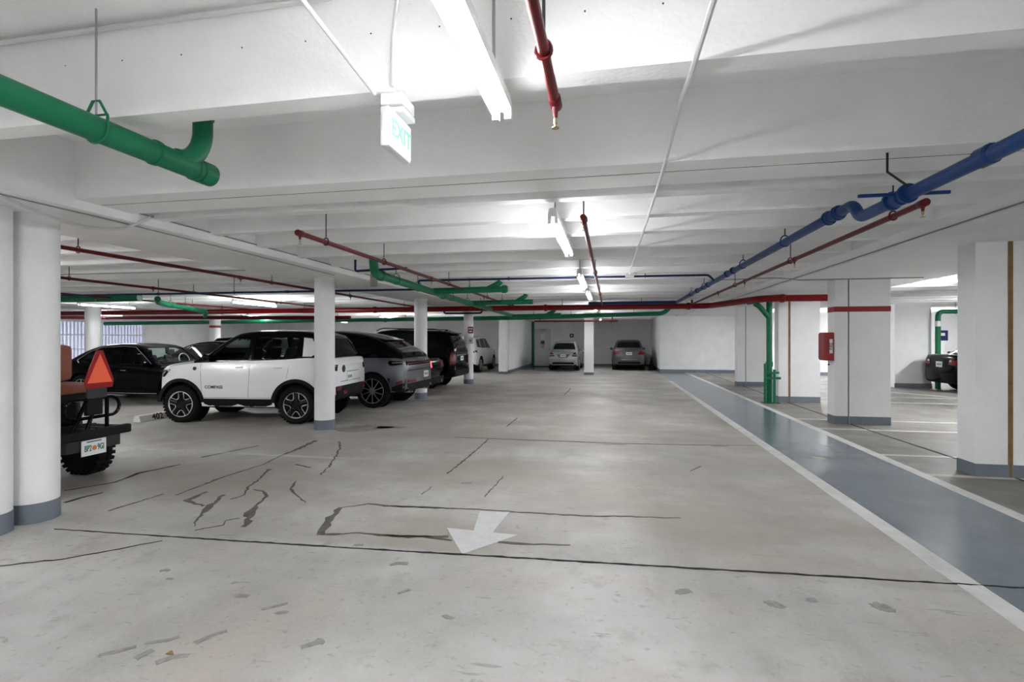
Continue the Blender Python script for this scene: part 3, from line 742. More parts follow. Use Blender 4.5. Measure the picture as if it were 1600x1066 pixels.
for yc, lb_ in ((5.0, 'over the far right lane short of the black sedan'), (16.0, 'over the far right lane before the black sedan'), (22.5, 'over the far right lane by the wall with the blue sign')):
    place_light(11.6, yc, LZ, TW + lb_, 'far right strip lights')

# exit sign
ex = empty('exit_sign', (-1.02, 2.36, RIB)); tag(ex, 'white exit sign box with pale green letters under the near rib', 'exit sign')
MB().box(-0.06, 0.05, -0.07, 0.09, -0.055, 0.0).build('mounting_box', 'exit_white', ex, bevel=0.006)
MB().box(-0.03, 0.05, -0.05, 0.10, -0.085, -0.058).build('canopy', 'exit_white', ex, bevel=0.006)
MB().box(-0.035, 0.012, -0.13, 0.14, -0.275, -0.085).build('sign_case', 'exit_white', ex, bevel=0.014)
pn = MB().box(0.010, 0.016, -0.115, 0.125, -0.262, -0.098).build('face_panel', 'exit_panel', ex)
text_mesh('EXIT', 0.115, 'letters', 'exit_green', pn, basis((0, 1, 0), (0, 0, 1), (0.0165, 0.005, -0.18)))
conduit('white conduit slanting from the upper left to the near exit sign', [(-1.02, 0.4, 3.1), (-1.25, 1.15, 3.1), (-1.09, 2.25, 2.76)], 0.010, rad=0.3)
conduit('white conduit dropping from the slab to the near exit sign', [(-0.75, 1.2, 3.25), (-0.80, 1.9, 3.15), (-1.0, 2.25, 3.0), (-1.0, 2.25, 2.785)], 0.010, rad=0.1)
ex2 = empty('exit_sign', (-1.2, 21.06, 2.78)); tag(ex2, 'small white exit sign hanging over the far aisle', 'exit sign')
MB().box(-0.16, 0.16, -0.03, 0.03, -0.26, -0.05).build('sign_case', 'exit_panel', ex2, bevel=0.01)
MB().tube([(0, 0, -0.06), (0, 0, 0)], 0.012, 8).build('stem', 'exit_white', ex2)

# ------------------------------------------------------------------ signs and cabinet
def sign(name, label, c, w, h, m, marks=(), cat='sign', face='y', post=None):
    t = empty(name, c); tag(t, label, cat)
    MB().box(-w / 2, w / 2, -0.006, 0.0, -h / 2, h / 2).build('panel', m, t)
    for (x, z, ww, hh, mm) in marks:
        MB().box(x - ww / 2, x + ww / 2, -0.008, -0.006, z - hh / 2, z + hh / 2).build('print', mm, t)
    return t


sg = sign('parking_sign', 'square dark red sign on the round column beside the white parked SUV', (-4.93, 17.83, 1.95), 0.19, 0.24, 'sign_red', [(-0.035, 0.045, 0.05, 0.05, 'sign_white'), (0.04, 0.045, 0.05, 0.05, 'sign_white'), (0, -0.05, 0.11, 0.045, 'sign_white')])
sg = sign('parking_sign', 'small white sign below the dark red sign on the column', (-4.93, 17.83, 1.56), 0.2, 0.22, 'sign_white', [(0, 0.0, 0.08, 0.07, 'steel')])
sign('wall_sign', 'small dark blue sign on the wall behind the silver coupe', (-2.28, YF - 0.252, 1.85), 0.24, 0.22, 'sign_blue', [(0, 0, 0.08, 0.09, 'sign_white')])
sign('wall_sign', 'small dark blue sign on the bright wall behind the right black sedan', (13.98, 24.995, 1.78), 0.42, 0.44, 'sign_blue', [(0, 0.05, 0.2, 0.12, 'sign_white')])
fc = empty('fire_cabinet', (4.198, 10.88, 1.2)); tag(fc, 'red fire cabinet with a white label on the banded column', 'fire cabinet')
MB().box(-0.165, 0, -0.15, 0.13, 0, 0.54).build('case', 'fire_red', fc, bevel=0.015)
MB().box(-0.18, -0.165, -0.14, 0.12, 0.02, 0.52).build('door', 'fire_red', fc, bevel=0.006)
lb = MB().box(-0.085, -0.03, -0.154, -0.150, 0.14, 0.41).build('label_plate', 'sign_white', fc)
text_mesh('FIRE', 0.075, 'lettering', 'ink', lb, basis((0, 0, 1), (-1, 0, 0), (-0.057, -0.1545, 0.275)))
MB().lathe([(0.012, -0.02), (0.02, -0.03), (0.02, -0.045), (0.008, -0.05)], (-0.06, -0.05, -0.045), 'z', 10).build('valve_knob', 'dark_steel', fc, True)
MB().tube([(-0.06, -0.05, -0.08), (-0.06, -0.05, 0.01)], 0.006, 6).build('valve_stem', 'dark_steel', fc)
# small dark items on walls
o = MB().lathe([(0.05, 0), (0.06, 0.03), (0.05, 0.08), (0.02, 0.1)], (14.2, 24.99, 1.05), 'y', 12).build('wall_bell', 'black_plastic', None, True); o.location.y = -0.1; tag(o, 'small black fixture on the wall under the right blue sign', 'wall fixture')
o = empty('traffic_cone', (2.15, 27.9, 0)); tag(o, 'dark rubber cone standing against the recess end wall', 'cone')
MB().lathe([(0.17, 0.03), (0.03, 0.66), (0.02, 0.67)], (0, 0, 0), 'z', 20).build('cone', 'black_plastic', o, True)
MB().box(-0.2, 0.2, -0.2, 0.2, 0, 0.03).build('base', 'black_plastic', o)
# wheel stop
ws = empty('wheel_stop', (-8.98, 9.2, 0)); tag(ws, 'white concrete wheel stop numbered 402 before the white SUV', 'wheel stop')
MB().prism([(-0.09, 0), (0.09, 0), (0.055, 0.125), (-0.055, 0.125)], -0.85, 0.85, 'y').build('block', 'concrete_stop', ws, bevel=0.012)
text_mesh('402', 0.17, 'number', 'ink', ws, basis((0, 1, 0), (-0.27, 0, 0.96), (0.0745, -0.45, 0.065)))


# ------------------------------------------------------------------ cars
def pchip(xs, ys, xq):
    xs = np.array(xs, float); ys = np.array(ys, float); h = np.diff(xs); dl = np.diff(ys) / h
    d = np.zeros_like(ys)
    for i in range(1, len(xs) - 1):
        if dl[i - 1] * dl[i] > 0:
            w1 = 2 * h[i] + h[i - 1]; w2 = h[i] + 2 * h[i - 1]; d[i] = (w1 + w2) / (w1 / dl[i - 1] + w2 / dl[i])
    d[0], d[-1] = dl[0], dl[-1]
    xq = np.clip(np.array(xq, float), xs[0], xs[-1]); k = np.clip(np.searchsorted(xs, xq) - 1, 0, len(xs) - 2)
    t = (xq - xs[k]) / h[k]
    return (ys[k] * (1 + 2 * t) * (1 - t) ** 2 + d[k] * h[k] * t * (1 - t) ** 2 + ys[k + 1] * t * t * (3 - 2 * t) + d[k + 1] * h[k] * t * t * (t - 1))


def loft(rings):
    n = len(rings[0]); v = [p for r in rings for p in r]; f = []
    for i in range(len(rings) - 1):
        for k in range(n):
            f.append((i * n + k, i * n + (k + 1) % n, (i + 1) * n + (k + 1) % n, (i + 1) * n + k))
    f.append(tuple(range(n))[::-1]); f.append(tuple((len(rings) - 1) * n + k for k in range(n)))
    return v, f


def boolean_cut(o, cutter):
    md = o.modifiers.new('cut', 'BOOLEAN'); md.object = cutter; md.operation = 'DIFFERENCE'; md.solver = 'EXACT'; md.use_self = True
    dg = bpy.context.evaluated_depsgraph_get(); dg.update()
    me = bpy.data.meshes.new_from_object(o.evaluated_get(dg)); o.modifiers.clear()
    old = o.data; o.data = me; bpy.data.meshes.remove(old)
    cm = cutter.data; bpy.data.objects.remove(cutter); bpy.data.meshes.remove(cm)


class Car:
    """local frame while building: x from the nose (0) to the tail (L), y to the car's left when facing -x ... z up; shifted to the centre at the end"""

    def __init__(s, name, label, cat, S):
        s.S = S; s.root = empty(name); tag(s.root, label, cat)
        s.off = Vector((-S['L'] / 2, 0, 0)); s.body(); s.cabin(); s.wheels()

    def shift(s, mb): mb.v = [(p[0] + s.off.x, p[1], p[2]) for p in mb.v]; return mb

    def part(s, mb, name, m, parent=None, smooth=False, bevel=0.0):
        return s.shift(mb).build(name, m, parent or s.root, smooth, bevel)

    def body(s):
        S = s.S; K = np.array(S['body'], float)          # x, halfwidth, zbottom, zshoulder, ztop
        xs = sorted(set(np.round(np.concatenate([np.linspace(0, S['L'], 46), K[:, 0], [0.02, 0.05, S['L'] - 0.02, S['L'] - 0.05]]), 4)))
        hw, zb, zs, zt = (pchip(K[:, 0], K[:, i], xs) for i in (1, 2, 3, 4))
        s.bx, s.bhw, s.bzs = xs, hw, zs
        rings = []
        for x, w, a, b, t in zip(xs, hw, zb, zs, zt):
            h = b - a
            half = [(0, a), (w * 0.80, a), (w * 0.95, a + 0.04), (w * 0.985, a + 0.16 * h), (w, a + 0.45 * h), (w * 0.995, a + 0.68 * h), (w * 0.98, a + 0.86 * h), (w * 0.945, b), (w * 0.86, b + 0.75 * (t - b)), (w * 0.5, t), (0, t + 0.004)]
            rings.append([(x, p[0], p[1]) for p in half] + [(x, -p[0], p[1]) for p in half[-2:0:-1]])
        v, f = loft(rings); s.bbvh = BVHTree.FromPolygons([Vector(p) for p in v], f)
        mb = MB().add(v, f); o = s.part(mb, 'body', S['paint'])
        cut = MB(); r = S['r'] * S.get('arch', 1.17)
        for xc in (S['fo'], S['fo'] + S['wb']):
            for sy in (-1, 1):
                y0, y1 = sorted((sy * (S['W'] / 2 - 0.30), sy * (S['W'] / 2 + 0.2)))
                cut.lathe([(r, y0), (r, y1)], (xc, 0, S['r'] + 0.01), 'y', 36)
        c = s.part(cut, 'cutter', 'interior', s.root); c.parent = None
        boolean_cut(o, c); smooth_mesh(o.data, 35); o.data.materials.clear(); o.data.materials.append(MATS[S['paint']]); o.data.materials.append(MATS['interior'])
        for pl_ in o.data.polygons:                      # the inside of each wheel arch is bare black lining
            c_ = pl_.center - s.off; pl_.material_index = 1 if pl_.normal.z < -0.35 and c_.z < 0.5 else 0
            for xc in (S['fo'], S['fo'] + S['wb']):
                if math.hypot(c_.x - xc, c_.z - S['r'] - 0.01) < r * 1.005 and abs(c_.y) < S['W'] / 2 + 0.02: pl_.material_index = 1
        s.bodyo = o
        for xc in (S['fo'], S['fo'] + S['wb']):
            for sy in (-1, 1):
                s.part(MB().lathe([(r * 0.98, sy * (S['W'] / 2 - 0.299)), (r * 0.98, sy * (S['W'] / 2 - 0.29))], (xc, 0, S['r'] + 0.01), 'y', 24), 'wheel_well', 'interior', o)

    def cabin(s):
        S = s.S; P = np.array(S['roof'], float); B = np.array(S['belt'], float)
        x0, x1 = P[0, 0], P[-1, 0]
        xs = np.array(sorted(set(np.round(np.concatenate([np.linspace(x0, x1, 44), P[:, 0]]), 4))))
        zr = pchip(P[:, 0], P[:, 1], xs) if S.get('smooth_roof', True) else np.interp(xs, P[:, 0], P[:, 1])
        zbelt = np.interp(xs, B[:, 0], B[:, 1]); hwb = np.interp(xs, s.bx, s.bhw) * S.get('cabw', 0.93)
        tum = S.get('tumble', 0.30)

        def rings(dw, dz, ex):
            R = []
            for x, z, b, w in zip(xs, zr, zbelt, hwb):
                xx = min(max(x, x0 + ex), x1 - ex) if ex else x
                z = z - dz; w = w - dw; low = b - 0.10
                h = max(z - b, 0.01); rc = min(0.11, h * 0.6)
                W_ = lambda q: max(0.05, w - tum * max(0, q - b))
                half = [(0, low), (w, low), (w, b), (W_(b + (h - rc) * 0.5), b + (h - rc) * 0.5), (W_(z - rc), z - rc), (W_(z - rc) - 0.25 * rc, z - rc * 0.45), (W_(z - rc) - 0.75 * rc, z - rc * 0.12), (W_(z) * 0.55, z + 0.008), (0, z + 0.012)]
                R.append([(xx, p[0], p[1]) for p in half] + [(xx, -p[0], p[1]) for p in half[-2:0:-1]])
            return R
        v, f = loft(rings(0, 0, 0)); s.cbvh = BVHTree.FromPolygons([Vector(p) for p in v], f)
        mb = MB().add(v, f); o = s.part(mb, 'cabin', S.get('roofpaint', S['paint']))
        if S.get('hollow'):
            keep = [(x, z, b, w) for x, z, b, w in zip(xs, zr, zbelt, hwb) if z - b > 0.12]
            R = []
            for x, z, b, w in keep:
                z -= 0.05; w -= 0.05; low = b - 0.02; h = z - b
                half = [(0, low), (w, low), (w - tum * h * 0.5, b + h * 0.5), (w - tum * h, z - 0.06), (w - tum * h - 0.1, z), (0, z)]
                R.append([(x, p[0], p[1]) for p in half] + [(x, -p[0], p[1]) for p in half[-2:0:-1]])
            iv, if_ = loft(R); c = s.part(MB().add(iv, if_), 'cutter', 'interior'); c.parent = None
            boolean_cut(o, c)
            cut = MB()
            for w in S['windows']: cut.prism(w, -1.5, 1.5, 'y')
            c = s.part(cut, 'cutter', 'interior'); c.parent = None; boolean_cut(o, c)
            for poly, a, b in ((S['windshield'], x0 - 0.3, S['ws_x']), (S['rearglass'], S['rg_x'], x1 + 0.3)):
                cut = MB().prism(poly, a, b, 'x'); c = s.part(cut, 'cutter', 'interior'); c.parent = None; boolean_cut(o, c)
        smooth_mesh(o.data, 35); o.data.materials.clear(); o.data.materials.append(MATS[S.get('roofpaint', S['paint'])])
        g, off = ('tint_glass', -0.012) if S.get('hollow') else ('dark_glass', 0.004)
        for w in S['windows']:
            for sy in (-1, 1): s.decal(w, 'side', sy, g, 'side_window', off, s.cbvh, o)
        s.decal(S['windshield'], 'front', 1, g, 'windshield', off, s.cbvh, o)
        s.decal(S['rearglass'], 'rear', 1, S.get('rearmat', g), 'rear_window', off, s.cbvh, o)
        s.cab = o

    def cast(s, bvh, mode, sy, a, b):
        L = s.S['L']
        if mode == 'side': og, d = Vector((a, sy * 3, b)), Vector((0, -sy, 0))
        elif mode == 'rear': og, d = Vector((L + 3, a, b)), Vector((-1, 0, 0))
        elif mode == 'front': og, d = Vector((-3, a, b)), Vector((1, 0, 0))
        else: og, d = Vector((a, b, 4)), Vector((0, 0, -1))
        h = bvh.ray_cast(og, d)
        if h[0] is None:
            h = bvh.find_nearest(og + d * (3 if mode != 'top' else 2.5))
        return h[0], d

    def decal(s, poly, mode, sy, m, name, off=0.005, bvh=None, parent=None, thick=0.012, maxlen=0.11):
        bvh = bvh or s.bbvh
        bm = bmesh.new(); vs_ = [bm.verts.new((p[0], p[1], 0)) for p in poly]; bm.faces.new(vs_)
        bmesh.ops.triangulate(bm, faces=bm.faces[:])
        for _ in range(4):
            es = [e for e in bm.edges if e.calc_length() > maxlen]
            if not es: break
            bmesh.ops.subdivide_edges(bm, edges=es, cuts=1, use_grid_fill=True)
            bmesh.ops.triangulate(bm, faces=bm.faces[:])
        bm.verts.index_update(); bm.edges.index_update()
        out = []; inn = []
        for v in bm.verts:
            p, d = s.cast(bvh, mode, sy, v.co.x, v.co.y)
            out.append(p - d * off); inn.append(p - d * (off - thick))
        fs = [tuple(v.index for v in f.verts) for f in bm.faces]; n = len(out)
        allv = out + inn; fb = list(fs)
        for e in bm.edges:
            if len(e.link_faces) == 1:
                a, b = e.verts[0].index, e.verts[1].index; fb.append((a, b, b + n, a + n))
        bm.free()
        mb = MB().add(allv, fb); o = s.part(mb, name, m, parent, True)
        return o

    def line(s, pts, mode, sy, m, name, w=0.008, off=0.003, bvh=None, parent=None):
        bvh = bvh or s.bbvh; Q = []
        for i in range(len(pts) - 1):
            k = max(1, int(math.dist(pts[i], pts[i + 1]) / 0.08))
            for j in range(k): Q.append([pts[i][c] + (pts[i + 1][c] - pts[i][c]) * j / k for c in (0, 1)])
        Q.append(pts[-1])
        P = []
        for q in Q:
            p, d = s.cast(bvh, mode, sy, q[0], q[1]); P.append(p - d * off)
        return s.part(MB().tube(P, w / 2, 6), name, m, parent, True)

    def wheels(s):
        S = s.S; r = S['r']; w = S.get('tw', 0.22); R = r * S.get('rimf', 0.68)
        proto_ = None
        for xc in (S['fo'], S['fo'] + S['wb']):
            for sy in (-1, 1):
                yo = sy * (S['W'] / 2 - 0.015)
                e = 1 if sy > 0 else -1
                P = lambda rr, d: (rr, -e * d)     # d measured inward from the outer face
                t = MB().lathe([P(R * 0.98, 0.02), P(R * 1.03, 0.006), P(r * 0.9, 0.0), P(r * 0.975, 0.02), P(r, 0.05), P(r, w - 0.05), P(r * 0.975, w - 0.02), P(r * 0.9, w), P(R, w - 0.01)], (xc, yo, r), 'y', 40)
                to = s.part(t, 'tyre', 'rubber', None, True)
                tr = MB()
                if S.get('tread'):
                    for k in range(36):
                        q = 2 * math.pi * k / 36; c, s_ = math.cos(q), math.sin(q)
                        for (d0, d1) in ((0.012, 0.07), (0.09, 0.15)):
                            a = []
                            for rr in (r * 0.97, r + 0.012):
                                for da in (-0.05, 0.05):
                                    for d in (d0, d1):
                                        a.append((xc + rr * math.cos(q + da), yo - e * d, r + rr * math.sin(q + da)))
                            tr.add(a, [(0, 1, 3, 2), (4, 6, 7, 5), (0, 4, 5, 1), (2, 3, 7, 6), (0, 2, 6, 4), (1, 5, 7, 3)])
                    s.part(tr, 'tread', 'rubber', to)
                dk = MB().lathe([P(R * 1.0, 0.02), P(R * 0.97, 0.012), P(R * 0.90, 0.03), P(R * 0.88, 0.075), P(0.02, 0.07)], (xc, yo, r), 'y', 32)
                s.part(dk, 'rim_barrel', S.get('rimbase', 'rim_dark'), to, True)
                lip = MB().tube([(xc + R * 0.95 * math.cos(q), yo - e * 0.014, r + R * 0.95 * math.sin(q)) for q in (2 * math.pi * k / 36 for k in range(36))], 0.011, 6, True)
                n_ = S.get('spokes', 5); style = S.get('rim', 'plain')
                if style == 'loop':
                    for k in range(n_):
                        q0 = math.pi / 2 + 2 * math.pi * k / n_ + math.pi / n_
                        lp = []
                        for (f_, da) in ((0.92, -0.40), (0.92, -0.2), (0.92, 0.0), (0.92, 0.2), (0.92, 0.40), (0.78, 0.36), (0.62, 0.30), (0.50, 0.22), (0.45, 0.0), (0.50, -0.22), (0.62, -0.30), (0.78, -0.36)):
                            lp.append((xc + R * f_ * math.cos(q0 + da), yo - e * (0.016 + 0.02 * (1 - f_)), r + R * f_ * math.sin(q0 + da)))
                        lip.tube(lp, 0.011, 6, True)
                    hub = MB().lathe([P(R * 0.55, 0.035), P(R * 0.5, 0.022), P(0.03, 0.018)], (xc, yo, r), 'y', 24); s.part(hub, 'hub', 'rim_dark', to, True)
                    for k in range(n_):
                        q0 = math.pi / 2 + 2 * math.pi * k / n_
                        sp = MB().tube([(xc + R * f_ * math.cos(q0), yo - e * 0.03, r + R * f_ * math.sin(q0)) for f_ in (0.3, 0.93)], [0.035, 0.03], 8); s.part(sp, 'spoke', 'rim_dark', to, True)
                else:
                    for k in range(n_):
                        q0 = math.pi / 2 + 2 * math.pi * k / n_
                        lip.tube([(xc + R * f_ * math.cos(q0 + g), yo - e * (0.02 + 0.012 * (1 - f_)), r + R * f_ * math.sin(q0 + g)) for f_, g in ((0.12, 0), (0.55, 0.0), (0.95, 0.03))], [0.024, 0.016, 0.016], 6)
                    hub = MB().lathe([P(R * 0.24, 0.04), P(R * 0.22, 0.016), P(0.02, 0.01)], (xc, yo, r), 'y', 20); s.part(hub, 'hub', S.get('rimcol', 'rim_silver'), to, True)
                s.part(lip, 'rim', S.get('rimcol', 'rim_silver'), to, True)

    def arch(s, xc, sy, r0, r1, m, squared=False):
        z0 = s.S['r'] + 0.01; outer = []; inner = []
        for k in range(25):
            q = math.radians(4 + 172 * k / 24); c, d = math.cos(q), math.sin(q)
            sq = 1.0
            outer.append((xc + r1 * c * sq, z0 + r1 * d)); inner.append((xc + r0 * c, z0 + r0 * d))
        for i in range(0, 24):
            pass
        v = []
        mb = MB(); n = 25; V = []
        for a, b in zip(outer, inner):
            for (x, z) in (a, b):
                p, d = s.cast(s.bbvh, 'side', sy, x, max(z, 0.2)); y_ = max(abs(p.y), s.S['W'] / 2 * 0.94) * sy
                V.append((x, y_ + sy * 0.014, z)); V.append((x, y_ - sy * 0.03, z))
        f = []
        for i in range(n - 1):
            a = i * 4; b = a + 4
            f += [(a, b, b + 2, a + 2), (a + 1, a, b, b + 1)[::-1], (a + 2, a + 3, b + 3, b + 2)]
        f += [(0, 1, 3, 2), (96, 97, 99, 98)]
        return s.part(MB().add(V, f), 'arch_trim', m, None, True)

    def block(s, x0, x1, y0, y1, z0, z1, name, m, bevel=0.01, parent=None):
        return s.part(MB().box(x0, x1, y0, y1, z0, z1), name, m, parent, bevel > 0, bevel)

    def mirror(s, x, z, m='black_gloss', w=0.17):
        for sy in (-1, 1):
            p, d = s.cast(s.bbvh, 'side', sy, x, z - 0.06); y_ = abs(p.y)
            mb = MB(); v = []
            ys = (y_ - 0.01, y_ + 0.04, y_ + w)
            mb.tube([(x, sy * ys[0], z - 0.05), (x + 0.01, sy * ys[1], z - 0.02)], 0.022, 8)
            mb.tube([(x, sy * (ys[1] - 0.02), z), (x, sy * (ys[1] + 0.02), z + 0.02), (x + 0.01, sy * (ys[2] - 0.02), z + 0.02), (x + 0.02, sy * ys[2], z + 0.02)], [0.045, 0.07, 0.068, 0.035], 10)
            s.part(mb, 'mirror', m, None, True)

    def handles(s, xs, z, m, w=0.14):
        for sy in (-1, 1):
            for x in xs:
                p, d = s.cast(s.bbvh, 'side', sy, x, z)
                s.part(MB().tube([(x - w / 2, p.y, z), (x - w / 2 + 0.02, p.y + sy * 0.03, z + 0.005), (x + w / 2 - 0.02, p.y + sy * 0.03, z + 0.005), (x + w / 2, p.y, z)], 0.013, 6), 'door_handle', m, None, True)

    def doors(s, segs, m='ink', w=0.007):
        for sy in (-1, 1):
            for pts in segs: s.line(pts, 'side', sy, m, 'door_gap', w, -0.001)

    def seats(s, xs, z, h=0.5):
        for x in xs:
            for y_ in (-0.36, 0.36):
                mb = MB().prism([(x, z - 0.35), (x + 0.12, z - 0.35), (x + 0.24, z + h * 0.55), (x + 0.16, z + h * 0.6), (x + 0.05, z)], y_ - 0.22, y_ + 0.22, 'y')
                se = s.part(mb, 'seat_back', 'interior', None, True, 0.03)
                s.part(MB().prism([(x + 0.17, z + h * 0.64), (x + 0.26, z + h * 0.62), (x + 0.28, z + h * 0.95), (x + 0.2, z + h)], y_ - 0.12, y_ + 0.12, 'y'), 'headrest', 'interior', se, True, 0.02)

    def plate(s, z, w=0.30, h=0.15, y0=0.0, x=None, text=True):
        p, d = s.cast(s.bbvh, 'rear', 1, y0, z)
        o = s.part(MB().box(p.x - 0.01, p.x + 0.012, y0 - w / 2, y0 + w / 2, z - h / 2, z + h / 2), 'licence_plate', 'plate_white', None)
        for yy in (-0.09, -0.045, 0.0, 0.045, 0.09):
            s.part(MB().box(p.x + 0.012, p.x + 0.013, y0 + yy - 0.015, y0 + yy + 0.015, z - 0.03, z + 0.03), 'plate_character', 'plate_green', o)
        return o

    def place(s, x, y, rz): s.root.location = (x, y, 0); s.root.rotation_euler.z = rz; return s


# ---- white compact SUV (the large one)
L = 3.56
S = dict(L=L, W=1.78, r=0.355, fo=0.53, wb=2.31, paint='car_white', roofpaint='black_gloss', arch=1.2, tw=0.23, rim='loop', spokes=5, rimcol='chrome', tread=True, rimf=0.72, hollow=True, tumble=0.30, cabw=0.935,
         body=[(0, 0.66, 0.42, 0.86, 0.90), (0.04, 0.74, 0.36, 0.97, 1.03), (0.12, 0.81, 0.30, 1.03, 1.09), (0.35, 0.87, 0.28, 1.09, 1.15), (0.85, 0.89, 0.28, 1.15, 1.20), (1.6, 0.89, 0.28, 1.18, 1.20), (2.6, 0.89, 0.28, 1.22, 1.24), (3.1, 0.885, 0.33, 1.25, 1.26), (3.4, 0.86, 0.40, 1.25, 1.26), (3.52, 0.81, 0.44, 1.22, 1.24), (L, 0.76, 0.50, 1.10, 1.12)],
         roof=[(0.78, 1.19), (0.95, 1.28), (1.45, 1.66), (1.62, 1.735), (2.0, 1.775), (2.6, 1.775), (3.0, 1.745), (3.18, 1.70), (3.36, 1.50), (3.48, 1.24)],
         belt=[(0.78, 1.17), (1.6, 1.19), (2.6, 1.23), (3.48, 1.25)],
         windows=[[(1.02, 1.215), (1.18, 1.215), (1.86, 1.225), (1.86, 1.64), (1.60, 1.64), (1.42, 1.56)], [(1.97, 1.23), (2.66, 1.26), (2.82, 1.33), (2.82, 1.62), (2.60, 1.645), (1.97, 1.655)]],
         windshield=[(-0.68, 1.24), (0.68, 1.24), (0.58, 1.63), (-0.58, 1.63)], ws_x=1.5,
         rearglass=[(-0.62, 1.31), (0.62, 1.31), (0.52, 1.62), (-0.52, 1.62)], rg_x=3.1)
jp = Car('suv', 'white compact SUV with a black roof and black wheel arches', 'car', S)
for xc in (0.53, 2.84):
    for sy in (-1, 1): jp.arch(xc, sy, 0.425, 0.49, 'black_plastic')
for sy in (-1, 1):
    jp.decal([(1.0, 0.285), (2.38, 0.285), (2.36, 0.47), (1.02, 0.47)], 'side', sy, 'black_plastic', 'sill_cladding', 0.012)
    jp.decal([(0.02, 0.43), (0.10, 0.36), (0.13, 0.36), (0.10, 0.56), (0.04, 0.60)], 'side', sy, 'black_plastic', 'bumper_corner', 0.008)
    jp.decal([(3.28, 0.42), (3.52, 0.47), (3.53, 0.72), (3.32, 0.72)], 'side', sy, 'black_plastic', 'rear_bumper_side', 0.008)
    jp.decal([(0.05, 0.87), (0.17, 0.88), (0.31, 1.03), (0.08, 1.0)], 'side', sy, 'black_gloss', 'headlight', 0.006)
    jp.decal([(0.085, 0.90), (0.11, 0.90), (0.20, 0.99), (0.17, 0.99)], 'side', sy, 'lamp_clear', 'headlight_lens', 0.012)
    jp.decal([(2.95, 1.28), (3.12, 1.28), (3.25, 1.36), (3.1, 1.62), (2.93, 1.64)], 'side', sy, 'car_white', 'quarter_panel', 0.004, jp.cbvh)
    jp.decal([(3.44, 1.0), (3.53, 1.0), (3.53, 1.14), (3.42, 1.13)], 'side', sy, 'black_gloss', 'tail_lamp', 0.005)
    # round badge on the wing, door name strip
    p, d = jp.cast(jp.bbvh, 'side', sy, 0.82, 1.045); jp.part(MB().lathe([(0.035, p.y), (0.035, p.y + sy * 0.008)], (0.82, 0, 1.045), 'y', 14), 'wing_badge', 'ink', None, True)
    p, d = jp.cast(jp.bbvh, 'side', sy, 1.22, 0.69)
    text_mesh('COMPASS', 0.082, 'name_badge', 'ink', jp.root, basis((-sy, 0, 0), (0, 0, 1), (1.22 + jp.off.x, p.y + sy * 0.003, 0.69)))
jp.doors([[(0.93, 1.14), (0.95, 0.9), (0.98, 0.5)], [(1.93, 1.2), (1.92, 0.8), (1.90, 0.5)], [(2.70, 1.23), (2.69, 1.0), (2.66, 0.86)], [(1.0, 0.49), (1.9, 0.49), (2.36, 0.49)]])
jp.handles((1.72, 2.5), 1.07, 'car_white')
jp.mirror(1.08, 1.24, 'black_gloss', 0.18)
jp.seats((1.55, 2.35), 1.2, 0.42)
jp.block(0.98, 1.10, -0.66, 0.66, 1.12, 1.25, 'dashboard', 'interior', 0.02)
jp.decal([(-0.78, 0.40), (0.78, 0.40), (0.80, 0.70), (-0.80, 0.70)], 'rear', 1, 'black_plastic', 'rear_bumper', 0.012)
jp.decal([(-0.70, 0.62), (-0.5, 0.64), (-0.5, 0.69), (-0.72, 0.68)], 'rear', 1, 'tail_red', 'reflector', 0.02)
jp.decal([(0.70, 0.62), (0.5, 0.64), (0.5, 0.69), (0.72, 0.68)], 'rear', 1, 'tail_red', 'reflector', 0.02)
jp.decal([(-0.42, 0.52), (-0.24, 0.52), (-0.24, 0.59), (-0.42, 0.59)], 'rear', 1, 'tail_red', 'tow_hook', 0.02)
for y_ in (-1, 1): jp.decal([(y_ * 0.66, 1.0), (y_ * 0.76, 1.0), (y_ * 0.76, 1.12), (y_ * 0.64, 1.12)], 'rear', 1, 'black_gloss', 'tail_lamp', 0.006)
p, d = jp.cast(jp.bbvh, 'rear', 1, 0, 1.02); jp.part(MB().lathe([(0.075, p.x - 0.01), (0.075, p.x + 0.01), (0.06, p.x + 0.016)], (0, -0.36, 1.03), 'x', 8), 'tailgate_badge', 'ink', None, True)
jp.plate(0.86, 0.28, 0.15, -0.06)
jp.line([(-0.5, 0.78), (0.5, 0.78)], 'rear', 1, 'ink', 'tailgate_gap', 0.01)
jp.line([(-0.2, 0.965), (0.4, 0.965)], 'rear', 1, 'ink', 'tailgate_trim', 0.012)
jp.decal([(-0.66, 0.40), (0.66, 0.40), (0.66, 0.62), (-0.66, 0.62)], 'front', 1, 'black_plastic', 'front_bumper', 0.01)
jp.decal([(-0.5, 0.74), (0.5, 0.74), (0.5, 0.86), (-0.5, 0.86)], 'front', 1, 'black_gloss', 'grille', 0.01)
jp.place(-6.99, 9.50, math.radians(6.2))


